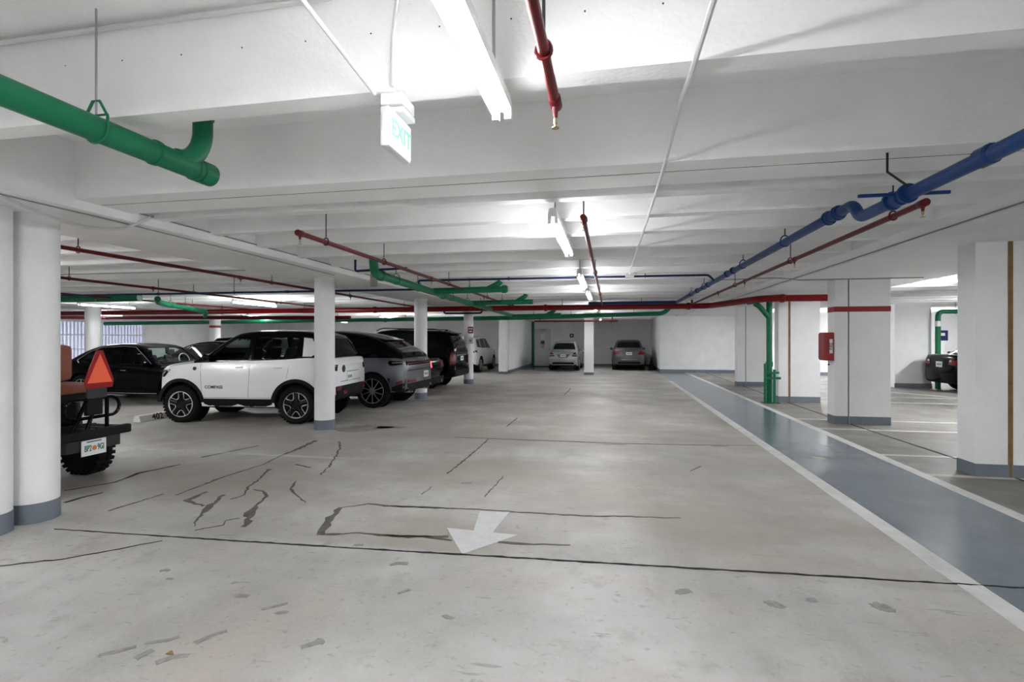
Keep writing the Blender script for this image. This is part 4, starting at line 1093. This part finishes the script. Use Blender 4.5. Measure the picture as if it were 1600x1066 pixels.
# ---- generic builders for the other cars
def suv_spec(L, W, H, r, fo, wb, paint, **k):
    hw = W / 2; bz = k.pop('belt_f', 0.63) * H; gc = k.pop('gc', 0.24); sl = k.pop('rake', 0.05); rr = k.pop('roofrear', 0.96)
    rx = L * k.pop('rear_top', 0.93)
    d = dict(L=L, W=W, r=r, fo=fo, wb=wb, paint=paint,
             body=[(0, hw * 0.74, gc + 0.14, bz * 0.72, bz * 0.75), (0.05, hw * 0.85, gc + 0.06, bz * 0.82, bz * 0.86), (0.2, hw * 0.94, gc, bz * 0.87, bz * 0.92), (0.25 * L, hw, gc, bz * 0.95, bz * 0.985), (0.5 * L, hw, gc, bz * 0.97, bz * 0.99), (0.8 * L, hw, gc + 0.02, bz * 0.98, bz * 1.0), (0.93 * L, hw * 0.975, gc + 0.1, bz * 0.98, bz), (L - 0.08, hw * 0.93, gc + 0.14, bz * 0.95, bz * 0.97), (L, hw * 0.86, gc + 0.18, bz * 0.86, bz * 0.88)],
             roof=[(0.25 * L, bz * 0.98), (0.29 * L, bz * 1.06), (0.405 * L, H * 0.945), (0.45 * L, H * 0.98), (0.55 * L, H), (0.75 * L, H * (1 + rr) / 2), (rx - 0.12, H * rr), (rx, H * (rr - 0.05)), (min(L - 0.03, rx + (L - rx) * 0.55), (bz + H * rr) / 2 - 0.02), (L - 0.02, bz * 0.97)],
             belt=[(0.25 * L, bz * 0.96), (0.6 * L, bz * 0.985), (L, bz * 0.99)],
             windows=[[(0.325 * L, bz * 1.025), (0.525 * L, bz * 1.03), (0.525 * L, H * 0.93), (0.44 * L, H * 0.92)], [(0.545 * L, bz * 1.03), (0.735 * L, bz * 1.04), (0.735 * L, H * (rr - 0.04)), (0.545 * L, H * 0.93)], [(0.755 * L, bz * 1.05), (0.89 * L, bz * 1.08), (0.865 * L, H * (rr - 0.055)), (0.755 * L, H * (rr - 0.045))]],
             windshield=[(-hw * 0.74, bz * 1.06), (hw * 0.74, bz * 1.06), (hw * 0.62, H * 0.91), (-hw * 0.62, H * 0.91)], ws_x=0.4 * L,
             rearglass=[(-hw * 0.70, bz * 1.06), (hw * 0.70, bz * 1.06), (hw * 0.58, H * (rr - 0.07)), (-hw * 0.58, H * (rr - 0.07))], rg_x=0.9 * L, tumble=0.28, cabw=0.935)
    d.update(k); return d


def sedan_spec(L, W, H, r, fo, wb, paint, **k):
    hw = W / 2; bz = k.pop('belt_f', 0.63) * H; gc = k.pop('gc', 0.17); c_end = k.pop('cend', 0.86)
    d = dict(L=L, W=W, r=r, fo=fo, wb=wb, paint=paint,
             body=[(0, hw * 0.70, gc + 0.1, bz * 0.60, bz * 0.64), (0.05, hw * 0.82, gc + 0.03, bz * 0.70, bz * 0.75), (0.2, hw * 0.93, gc, bz * 0.77, bz * 0.83), (0.28 * L, hw, gc, bz * 0.93, bz * 0.985), (0.5 * L, hw, gc, bz * 0.97, bz), (0.75 * L, hw, gc + 0.01, bz * 0.99, bz * 1.02), (0.92 * L, hw * 0.965, gc + 0.06, bz * 0.985, bz * 1.045), (L - 0.08, hw * 0.92, gc + 0.09, bz * 0.97, bz * 1.05), (L - 0.02, hw * 0.88, gc + 0.11, bz * 0.90, bz * 0.97), (L, hw * 0.84, gc + 0.14, bz * 0.74, bz * 0.78)],
             roof=[(0.27 * L, bz * 0.98), (0.30 * L, bz * 1.04), (0.43 * L, H * 0.95), (0.48 * L, H * 0.985), (0.56 * L, H), (0.66 * L, H * 0.985), (0.72 * L, H * 0.95), (c_end * L - 0.04, bz * 1.09), (c_end * L + 0.05, bz * 1.01)],
             belt=[(0.27 * L, bz * 0.96), (0.6 * L, bz * 0.985), (L, bz * 0.99)],
             windows=[[(0.345 * L, bz * 1.025), (0.525 * L, bz * 1.03), (0.525 * L, H * 0.935), (0.46 * L, H * 0.925)], [(0.54 * L, bz * 1.03), (0.72 * L, bz * 1.04), (0.775 * L, bz * 1.10), (0.69 * L, H * 0.92), (0.54 * L, H * 0.935)]],
             windshield=[(-hw * 0.74, bz * 1.06), (hw * 0.74, bz * 1.06), (hw * 0.60, H * 0.92), (-hw * 0.60, H * 0.92)], ws_x=0.43 * L,
             rearglass=[(-hw * 0.72, bz * 1.12), (hw * 0.72, bz * 1.12), (hw * 0.60, H * 0.925), (-hw * 0.60, H * 0.925)], rg_x=0.72 * L, tumble=0.38, cabw=0.92)
    d.update(k); return d


def trims(car, S, dz, gap=True, chrome='black_plastic', mirrorx=None):
    L, bz = S['L'], np.interp(0.5 * S['L'], [b[0] for b in S['belt']], [b[1] for b in S['belt']])
    if gap:
        car.doors([[(0.345 * L, bz * 0.97), (0.36 * L, dz)], [(0.535 * L, bz), (0.535 * L, dz)], [(0.535 * L, dz), (0.36 * L, dz)], [(0.725 * L, bz), (0.70 * L, bz * 0.72)]])
    car.handles((0.49 * L, 0.68 * L), bz * 0.86, chrome if chrome != 'black_plastic' else S['paint'])
    car.mirror(0.345 * L, bz * 1.04, S['paint'])


# ---- grey coupe SUV
S = suv_spec(4.36, 1.86, 1.81, 0.40, 0.78, 2.75, 'car_grey', belt_f=0.66, rear_top=0.84, roofrear=0.90, rim='plain', spokes=10, rimcol='steel', rimf=0.74, roofpaint='car_black', arch=1.12)
bz = 0.66 * 1.81
S['roof'] = [(1.08, bz * 0.98), (1.28, bz * 1.06), (1.78, 1.71), (2.0, 1.78), (2.4, 1.81), (3.0, 1.765), (3.45, 1.66), (3.9, 1.46), (4.16, 1.30), (4.24, 1.21)]
S['windows'] = [[(1.42, bz * 1.025), (2.29, bz * 1.03), (2.29, 1.70), (1.92, 1.67)], [(2.38, bz * 1.03), (3.2, bz * 1.05), (3.62, bz * 1.10), (3.3, 1.58), (2.38, 1.70)]]
S['rearglass'] = [(-0.60, 1.30), (0.60, 1.30), (0.50, 1.60), (-0.50, 1.60)]
pc = Car('coupe_suv', 'metallic grey coupe SUV with a sloping black roof and full width tail light', 'car', S)
trims(pc, S, 0.42)
for sy in (-1, 1):
    for xc in (0.78, 3.53): pc.arch(xc, sy, 0.445, 0.475, 'car_grey')
    pc.decal([(3.98, 0.99), (4.33, 1.03), (4.34, 1.09), (3.95, 1.11), (3.92, 1.06)], 'side', sy, 'black_gloss', 'tail_lamp_corner', 0.006)
    pc.decal([(4.02, 1.05), (4.3, 1.065), (4.3, 1.08), (4.02, 1.075)], 'side', sy, 'chrome', 'tail_lamp_strip', 0.012)
    pc.decal([(4.0, 0.36), (4.30, 0.43), (4.33, 0.62), (4.02, 0.50)], 'side', sy, 'black_plastic', 'bumper_corner', 0.006)
    pc.decal([(4.1, 0.56), (4.33, 0.62), (4.33, 0.68), (4.12, 0.62)], 'side', sy, 'tail_red', 'reflector', 0.008)
pc.decal([(-0.8, 1.0), (0.8, 1.0), (0.8, 1.09), (-0.8, 1.09)], 'rear', 1, 'black_gloss', 'tail_lamp', 0.012)
pc.decal([(-0.78, 1.03), (0.78, 1.03), (0.78, 1.05), (-0.78, 1.05)], 'rear', 1, 'tail_red', 'light_bar', 0.018)
pc.decal([(-0.76, 0.42), (0.76, 0.42), (0.8, 0.58), (-0.8, 0.58)], 'rear', 1, 'black_plastic', 'diffuser', 0.012)
pc.decal([(-0.78, 0.60), (-0.25, 0.60), (-0.25, 0.65), (-0.78, 0.67)], 'rear', 1, 'tail_red', 'reflector', 0.012)
pc.decal([(0.78, 0.60), (0.25, 0.60), (0.25, 0.65), (0.78, 0.67)], 'rear', 1, 'tail_red', 'reflector', 0.012)
pc.line([(-0.8, 0.88), (0.8, 0.88)], 'rear', 1, 'ink', 'tailgate_crease', 0.03, -0.005)
pc.plate(0.74, 0.30, 0.16, 0.42)
text_mesh('PORSCHE', 0.12, 'tail_lettering', 'chrome', pc.root, basis((0, 1, 0), (0, 0, 1), (4.36 + 0.02 + pc.off.x, 0.1, 1.115)))
for y_ in (-0.58, -0.46, 0.46, 0.58):
    pc.part(MB().lathe([(0.045, 4.1), (0.05, 4.36), (0.04, 4.36), (0.035, 4.2)], (0, y_, 0.40), 'x', 14), 'exhaust_tip', 'chrome', None, True)
pc.part(MB().prism([(3.30, 1.70), (3.62, 1.62), (3.72, 1.60), (3.70, 1.57), (3.35, 1.65)], -0.58, 0.58, 'y'), 'roof_spoiler', 'black_gloss', pc.cab, True, 0.008)
pc.place(-6.80, 12.02, 0.0)

# ---- black sedan tail showing between the two dark SUVs
S = sedan_spec(4.2, 1.72, 1.50, 0.33, 0.75, 2.6, 'car_black', belt_f=0.68, rimcol='rim_dark')
bs = Car('sedan', 'black sedan with a lit red tail lamp between the grey and tall black SUVs', 'car', S); trims(bs, S, 0.3)
for y_ in (-1, 1):
    bs.decal([(y_ * 0.36, 0.80), (y_ * 0.70, 0.78), (y_ * 0.71, 0.97), (y_ * 0.40, 0.99)], 'rear', 1, 'tail_lit' if y_ < 0 else 'tail_red', 'tail_lamp', 0.008)
    bs.part(MB().lathe([(0.04, 4.0), (0.045, 4.21), (0.035, 4.21)], (0, y_ * 0.5, 0.36), 'x', 14), 'exhaust_tip', 'chrome', None, True)
bs.decal([(-0.7, 0.35), (0.7, 0.35), (0.7, 0.50), (-0.7, 0.50)], 'rear', 1, 'black_plastic', 'diffuser', 0.008)
bs.place(-7.15, 14.45, 0)

# ---- big black SUV
S = suv_spec(4.7, 1.92, 1.94, 0.41, 0.85, 2.85, 'car_black', belt_f=0.64, rear_top=0.945, roofrear=0.965, rim='plain', spokes=6, rimcol='rim_silver')
es = Car('large_suv', 'tall boxy black SUV with upright tail lamps and roof rails', 'car', S); trims(es, S, 0.42)
for y_ in (-1, 1):
    es.decal([(y_ * 0.72, 0.80), (y_ * 0.86, 0.80), (y_ * 0.84, 1.30), (y_ * 0.72, 1.24)], 'rear', 1, 'tail_red', 'tail_lamp', 0.01)
    es.decal([(4.56, 0.80), (4.67, 0.80), (4.67, 1.24), (4.58, 1.24)], 'side', y_, 'tail_red', 'tail_lamp_side', 0.006)
    es.decal([(y_ * 0.74, 0.84), (y_ * 0.78, 0.84), (y_ * 0.77, 1.2), (y_ * 0.74, 1.2)], 'rear', 1, 'lamp_clear', 'lamp_strip', 0.016)
    es.decal([(y_ * 0.78, 0.55), (y_ * 0.82, 0.55), (y_ * 0.82, 0.75), (y_ * 0.78, 0.75)], 'rear', 1, 'chrome', 'bumper_vent', 0.014)
    es.part(MB().tube(fillet([(1.9, y_ * 0.62, 1.90), (2.1, y_ * 0.62, 1.985), (4.0, y_ * 0.62, 1.95), (4.2, y_ * 0.62, 1.87)], 0.1), 0.02, 8), 'roof_rail', 'chrome', es.cab, True)
    for xc in (0.85, 3.7): es.arch(xc, y_, 0.455, 0.49, 'black_gloss')
es.plate(0.98)
es.decal([(-0.5, 1.08), (0.5, 1.08), (0.5, 1.11), (-0.5, 1.11)], 'rear', 1, 'chrome', 'tailgate_trim', 0.014)
es.decal([(-0.84, 0.42), (0.84, 0.42), (0.84, 0.62), (-0.84, 0.62)], 'rear', 1, 'black_plastic', 'rear_bumper', 0.05)
es.part(MB().prism([(4.25, 1.86), (4.52, 1.83), (4.52, 1.79), (4.25, 1.80)], -0.62, 0.62, 'y'), 'roof_spoiler', 'car_black', es.cab, True, 0.01)
es.part(MB().prism([(4.05, 1.88), (4.2, 1.87), (4.18, 1.95)], -0.02, 0.02, 'y'), 'antenna_fin', 'car_black', es.cab)
es.place(-7.27, 16.70, 0)

# ---- white SUV far left of the recess
S = suv_spec(4.6, 1.80, 1.80, 0.37, 0.85, 2.8, 'car_white', belt_f=0.64, roofrear=0.95)
ml = Car('suv', 'white SUV parked nose in beside the recess pier', 'car', S); trims(ml, S, 0.45)
for y_ in (-1, 1):
    ml.decal([(4.28, 0.98), (4.5, 1.0), (4.53, 1.16), (4.36, 1.18)], 'side', y_, 'tail_red', 'tail_lamp_side', 0.006)
    ml.decal([(y_ * 0.55, 0.98), (y_ * 0.80, 0.98), (y_ * 0.78, 1.16), (y_ * 0.58, 1.12)], 'rear', 1, 'tail_red', 'tail_lamp', 0.008)
    ml.decal([(1.3, 0.25), (3.2, 0.25), (3.2, 0.36), (1.3, 0.36)], 'side', y_, 'black_plastic', 'sill_cladding', 0.01)
ml.plate(0.9); ml.decal([(-0.75, 0.4), (0.75, 0.4), (0.75, 0.52), (-0.75, 0.52)], 'rear', 1, 'black_plastic', 'rear_bumper', 0.01)
ml.place(-7.12, 25.85, -math.pi / 2)

# ---- silver coupe
S = sedan_spec(4.2, 1.60, 1.54, 0.34, 0.75, 2.6, 'car_silver', belt_f=0.64, rim='plain', spokes=7, roofpaint='car_silver')
ck = Car('coupe', 'silver coupe parked tail out beside the steel door', 'car', S); trims(ck, S, 0.32)
for y_ in (-1, 1):
    ck.decal([(y_ * 0.42, 0.76), (y_ * 0.70, 0.74), (y_ * 0.72, 0.90), (y_ * 0.62, 0.96), (y_ * 0.52, 0.92)], 'rear', 1, 'tail_red', 'tail_lamp', 0.01)
    ck.decal([(y_ * 0.47, 0.82), (y_ * 0.70, 0.81), (y_ * 0.70, 0.845), (y_ * 0.49, 0.855)], 'rear', 1, 'lamp_clear', 'lamp_strip', 0.018)
ck.decal([(-0.34, 0.86), (-0.22, 0.70), (0.22, 0.70), (0.34, 0.86)], 'rear', 1, 'car_slate', 'plate_recess', 0.004)
ck.plate(0.79, 0.28, 0.12)
ck.decal([(-0.58, 0.36), (0.58, 0.36), (0.5, 0.46), (-0.5, 0.46)], 'rear', 1, 'black_plastic', 'diffuser', 0.01)
ck.decal([(-0.15, 0.905), (0.15, 0.905), (0.15, 0.925), (-0.15, 0.925)], 'rear', 1, 'chrome', 'boot_trim', 0.008)
ck.place(-2.33, 28.05, -math.pi / 2)

# ---- dark grey sedan
S = sedan_spec(4.0, 1.74, 1.60, 0.34, 0.75, 2.5, 'car_slate', belt_f=0.66, rim='plain', spokes=7)
gs = Car('sedan', 'dark grey sedan parked tail out against the recess end wall', 'car', S); trims(gs, S, 0.32)
for y_ in (-1, 1):
    gs.decal([(y_ * 0.46, 0.84), (y_ * 0.76, 0.82), (y_ * 0.76, 0.98), (y_ * 0.56, 1.02)], 'rear', 1, 'tail_red', 'tail_lamp', 0.01)
gs.plate(0.88, 0.30, 0.14)
gs.decal([(-0.6, 0.34), (0.6, 0.34), (0.55, 0.46), (-0.55, 0.46)], 'rear', 1, 'black_plastic', 'diffuser', 0.01)
gs.decal([(-0.4, 0.56), (0.4, 0.56), (0.4, 0.575), (-0.4, 0.575)], 'rear', 1, 'chrome', 'bumper_trim', 0.01)
gs.place(0.97, 29.15, -math.pi / 2)

# ---- black sedans of the far left row
S = sedan_spec(4.7, 1.80, 1.50, 0.34, 0.85, 2.8, 'car_navy', belt_f=0.64, hollow=True, cend=0.90, rimcol='rim_silver')
S['windows'][1] = [(0.54 * 4.7, 0.99), (0.74 * 4.7, 1.0), (0.81 * 4.7, 1.06), (0.70 * 4.7, 1.37), (0.54 * 4.7, 1.40)]
bl = Car('sedan', 'black sedan with chrome window arc parked behind the golf cart', 'car', S); trims(bl, S, 0.3, chrome='chrome')
for sy in (-1, 1):
    bl.line([(1.52, 0.975), (1.70, 1.10), (2.15, 1.40), (2.5, 1.425), (3.2, 1.40), (3.55, 1.28), (3.86, 1.06), (3.78, 0.985)], 'side', sy, 'chrome', 'window_trim', 0.018, 0.006, bl.cbvh, bl.cab)
    bl.line([(1.45, 0.94), (2.5, 0.955), (3.8, 0.965)], 'side', sy, 'chrome', 'belt_trim', 0.014, 0.004)
    bl.line([(1.3, 0.23), (3.2, 0.23)], 'side', sy, 'chrome', 'sill_trim', 0.03, 0.006)
bl.seats((1.9, 2.9), 0.98, 0.36)
bl.block(1.35, 1.55, -0.64, 0.64, 0.92, 1.02, 'dashboard', 'interior', 0.02)
bl.part(MB().tube([(1.66 + 0.05 * math.sin(q), -0.36 + 0.17 * math.cos(q), 1.06 + 0.16 * math.sin(q)) for q in (2 * math.pi * k / 20 for k in range(20))], 0.014, 6, True), 'steering_wheel', 'steel', None, True)
bl.place(-12.35, 11.95, math.pi)
S = sedan_spec(4.6, 1.78, 1.55, 0.34, 0.85, 2.75, 'car_black', belt_f=0.65, cend=0.9)
b2 = Car('sedan', 'black sedan with a chrome roof line parked second in the far left row', 'car', S); trims(b2, S, 0.3, chrome='chrome')
for sy in (-1, 1): b2.line([(1.5, 1.05), (2.1, 1.44), (2.5, 1.47), (3.2, 1.44), (3.8, 1.14)], 'side', sy, 'chrome', 'window_trim', 0.018, 0.006, b2.cbvh, b2.cab)
b2.place(-12.3, 15.0, math.pi)
S = suv_spec(4.5, 1.82, 1.74, 0.37, 0.82, 2.7, 'car_black', belt_f=0.64)
b3 = Car('suv', 'black SUV parked behind the black sedans of the far left row', 'car', S); trims(b3, S, 0.4); b3.place(-13.4, 18.3, math.pi)

# ---- black sedan in the right stalls (tail towards the walkway)
S = sedan_spec(4.5, 1.74, 1.56, 0.34, 0.8, 2.7, 'car_black', belt_f=0.70, rimcol='rim_silver')
rb = Car('sedan', 'black sedan showing its tail in the right stalls beside the green bent pipe', 'car', S); trims(rb, S, 0.3)
for y_ in (-1, 1):
    rb.decal([(y_ * 0.45, 0.84), (y_ * 0.75, 0.82), (y_ * 0.76, 0.98), (y_ * 0.5, 1.0)], 'rear', 1, 'tail_red', 'tail_lamp', 0.01)
    rb.decal([(4.2, 0.82), (4.45, 0.84), (4.46, 0.98), (4.22, 0.99)], 'side', y_, 'tail_red', 'tail_lamp_side', 0.006)
    rb.decal([(y_ * 0.48, 0.93), (y_ * 0.58, 0.93), (y_ * 0.58, 0.98), (y_ * 0.5, 0.985)], 'rear', 1, 'lamp_clear', 'lamp_strip', 0.018)
rb.plate(0.84, 0.3, 0.17)
rb.place(12.3, 18.12, math.pi)

# ------------------------------------------------------------------ golf cart
gc = empty('golf_cart', (-6.15, 4.64, 0)); tag(gc, 'black golf cart with brown seats and an orange warning triangle', 'golf cart')


def gp(mb, name, m, parent=gc, smooth=False, bevel=0.0): return mb.build(name, m, parent, smooth, bevel)


gp(MB().box(0.0, 0.62, -0.55, 0.42, 0.545, 0.605), 'rear_deck', 'black_plastic', bevel=0.012)
gp(MB().box(0.55, 0.635, -0.56, 0.43, 0.52, 0.62), 'deck_edge', 'black_plastic', bevel=0.02)
for i in range(6):
    gp(MB().box(0.06, 0.54, -0.5 + i * 0.16, -0.46 + i * 0.16, 0.604, 0.61), 'deck_rib', 'rubber')
gp(MB().box(-1.6, 0.1, -0.48, 0.44, 0.34, 0.46), 'chassis', 'black_plastic', bevel=0.02)
gp(MB().box(-0.85, -0.12, -0.52, 0.42, 0.46, 0.94), 'seat_box', 'black_gloss', bevel=0.03)
gp(MB().box(-0.40, 0.20, -0.52, 0.50, 0.98, 1.09), 'seat_cushion', 'seat_brown', smooth=True, bevel=0.045)
gp(MB().box(-0.52, -0.28, -0.52, 0.50, 1.10, 1.54), 'seat_back', 'seat_brown', smooth=True, bevel=0.07)
gp(MB().box(-1.0, -0.56, -0.52, 0.50, 0.95, 1.07), 'seat_cushion', 'seat_brown', smooth=True, bevel=0.045)
gp(MB().box(-0.66, -0.545, -0.52, 0.50, 1.08, 1.5), 'seat_back', 'seat_brown', smooth=True, bevel=0.05)
gp(MB().box(-0.12, 0.10, -0.5, 0.36, 0.88, 0.985), 'seat_rail', 'black_plastic', bevel=0.01)
for y_ in (-0.42, -0.05, 0.30):
    gp(MB().tube([(0.06, y_, 0.60), (0.02, y_, 0.90)], 0.022, 8), 'seat_post', 'dark_steel', smooth=True)
bar = []
for k in range(28):
    q = 2 * math.pi * k / 28; cx = 0.16 if math.cos(q) > 0 else -0.16
    bar.append((0.50, 0.08 + cx * 1.25 + 0.11 * math.cos(q), 0.84 + 0.105 * math.sin(q)))
gp(MB().tube(bar, 0.019, 8, True), 'grab_bar', 'black_gloss', smooth=True)
gp(MB().tube([(0.50, 0.24, 0.60), (0.50, 0.24, 0.95)], 0.02, 8), 'grab_bar_post', 'black_gloss', smooth=True)
gp(MB().tube([(0.50, -0.16, 0.58), (0.50, 0.02, 0.95)], 0.02, 8), 'grab_bar_post', 'black_gloss', smooth=True)
gp(MB().tube([(0.50, 0.0, 0.58), (0.50, 0.14, 0.95)], 0.02, 8), 'grab_bar_post', 'black_gloss', smooth=True)
gp(MB().box(0.47, 0.52, 0.0, 0.18, 0.76, 0.95), 'hitch_block', 'black_plastic', bevel=0.01)
gp(MB().box(0.505, 0.525, 0.0, 0.22, 0.95, 1.10), 'triangle_bracket', 'dark_steel')
# warning triangle: truncated red border and orange centre
tc_, tz = 0.13, 1.06
gp(MB().prism([(tc_ - 0.15, tz), (tc_ + 0.15, tz), (tc_ + 0.165, tz + 0.085), (tc_ + 0.035, tz + 0.42), (tc_ - 0.035, tz + 0.42), (tc_ - 0.175, tz + 0.085)], 0.527, 0.535, 'x'), 'warning_triangle', 'triangle_red')
gp(MB().prism([(tc_ - 0.142, tz + 0.06), (tc_ + 0.142, tz + 0.06), (tc_, tz + 0.385)], 0.535, 0.538, 'x'), 'triangle_centre', 'triangle_orange', gc.children[-1])
pl = gp(MB().box(0.628, 0.636, -0.155, 0.115, 0.35, 0.515), 'licence_plate', 'plate_white')
text_mesh('BP2', 0.092, 'plate_lettering', 'plate_green', pl, basis((0, 1, 0), (0, 0, 1), (0.637, -0.088, 0.425)), sx=0.55)
text_mesh('9GI', 0.092, 'plate_lettering', 'plate_green', pl, basis((0, 1, 0), (0, 0, 1), (0.637, 0.054, 0.425)), sx=0.55)
gp(MB().lathe([(0.026, 0.636), (0.026, 0.639)], (0, -0.017, 0.425), 'x', 14), 'plate_emblem', 'plate_orange', pl)
gp(MB().box(0.636, 0.638, -0.10, 0.06, 0.49, 0.503), 'plate_band', 'plate_green', pl)
gp(MB().box(0.45, 0.62, -0.3, 0.3, 0.40, 0.53), 'tow_frame', 'dark_steel', bevel=0.01)
for xc in (-0.02, -1.5):
    for sy in (-1, 1):
        yo = sy * 0.47 - 0.03; r = 0.285
        b = MB().lathe([(0.15, yo + 0.08 * sy), (r * 0.93, yo + 0.095 * sy), (r, yo + 0.06 * sy), (r, yo - 0.06 * sy), (r * 0.93, yo - 0.095 * sy), (0.15, yo - 0.08 * sy)], (xc, 0, r), 'y', 30)
        ty = gp(b, 'tyre', 'rubber', smooth=True)
        tr = MB()
        for k in range(26):
            q = 2 * math.pi * k / 26
            for (d0, d1, sh) in ((-0.10, -0.01, 0.0), (0.01, 0.10, 0.12)):
                a = []
                for rr in (r * 0.96, r + 0.018):
                    for da in (-0.065, 0.065):
                        for d in (d0, d1): a.append((xc + rr * math.cos(q + da + sh), yo + d, r + rr * math.sin(q + da + sh)))
                tr.add(a, [(0, 1, 3, 2), (4, 6, 7, 5), (0, 4, 5, 1), (2, 3, 7, 6), (0, 2, 6, 4), (1, 5, 7, 3)])
        tr.v = [(p[0], p[1], p[2] + 0.0) for p in tr.v]
        gp(tr, 'tread', 'rubber', ty)
        gp(MB().lathe([(0.155, yo + 0.075 * sy), (0.14, yo + 0.05 * sy), (0.04, yo + 0.07 * sy)], (xc, 0, r), 'y', 20), 'rim', 'rim_dark', ty, True)
gp(MB().prism([(-2.0, 0.4), (-1.25, 0.4), (-1.28, 0.95), (-1.45, 1.0), (-1.95, 0.78)], -0.5, 0.42, 'y'), 'front_cowl', 'black_gloss', bevel=0.05)
gp(MB().tube([(-1.12 + 0.06 * math.sin(q), -0.25 + 0.17 * math.cos(q), 1.12 + 0.14 * math.sin(q)) for q in (2 * math.pi * k / 20 for k in range(20))], 0.013, 6, True), 'steering_wheel', 'black_plastic', smooth=True)
gp(MB().tube([(-1.35, -0.25, 0.9), (-1.12, -0.25, 1.12)], 0.02, 8), 'steering_column', 'dark_steel', smooth=True)
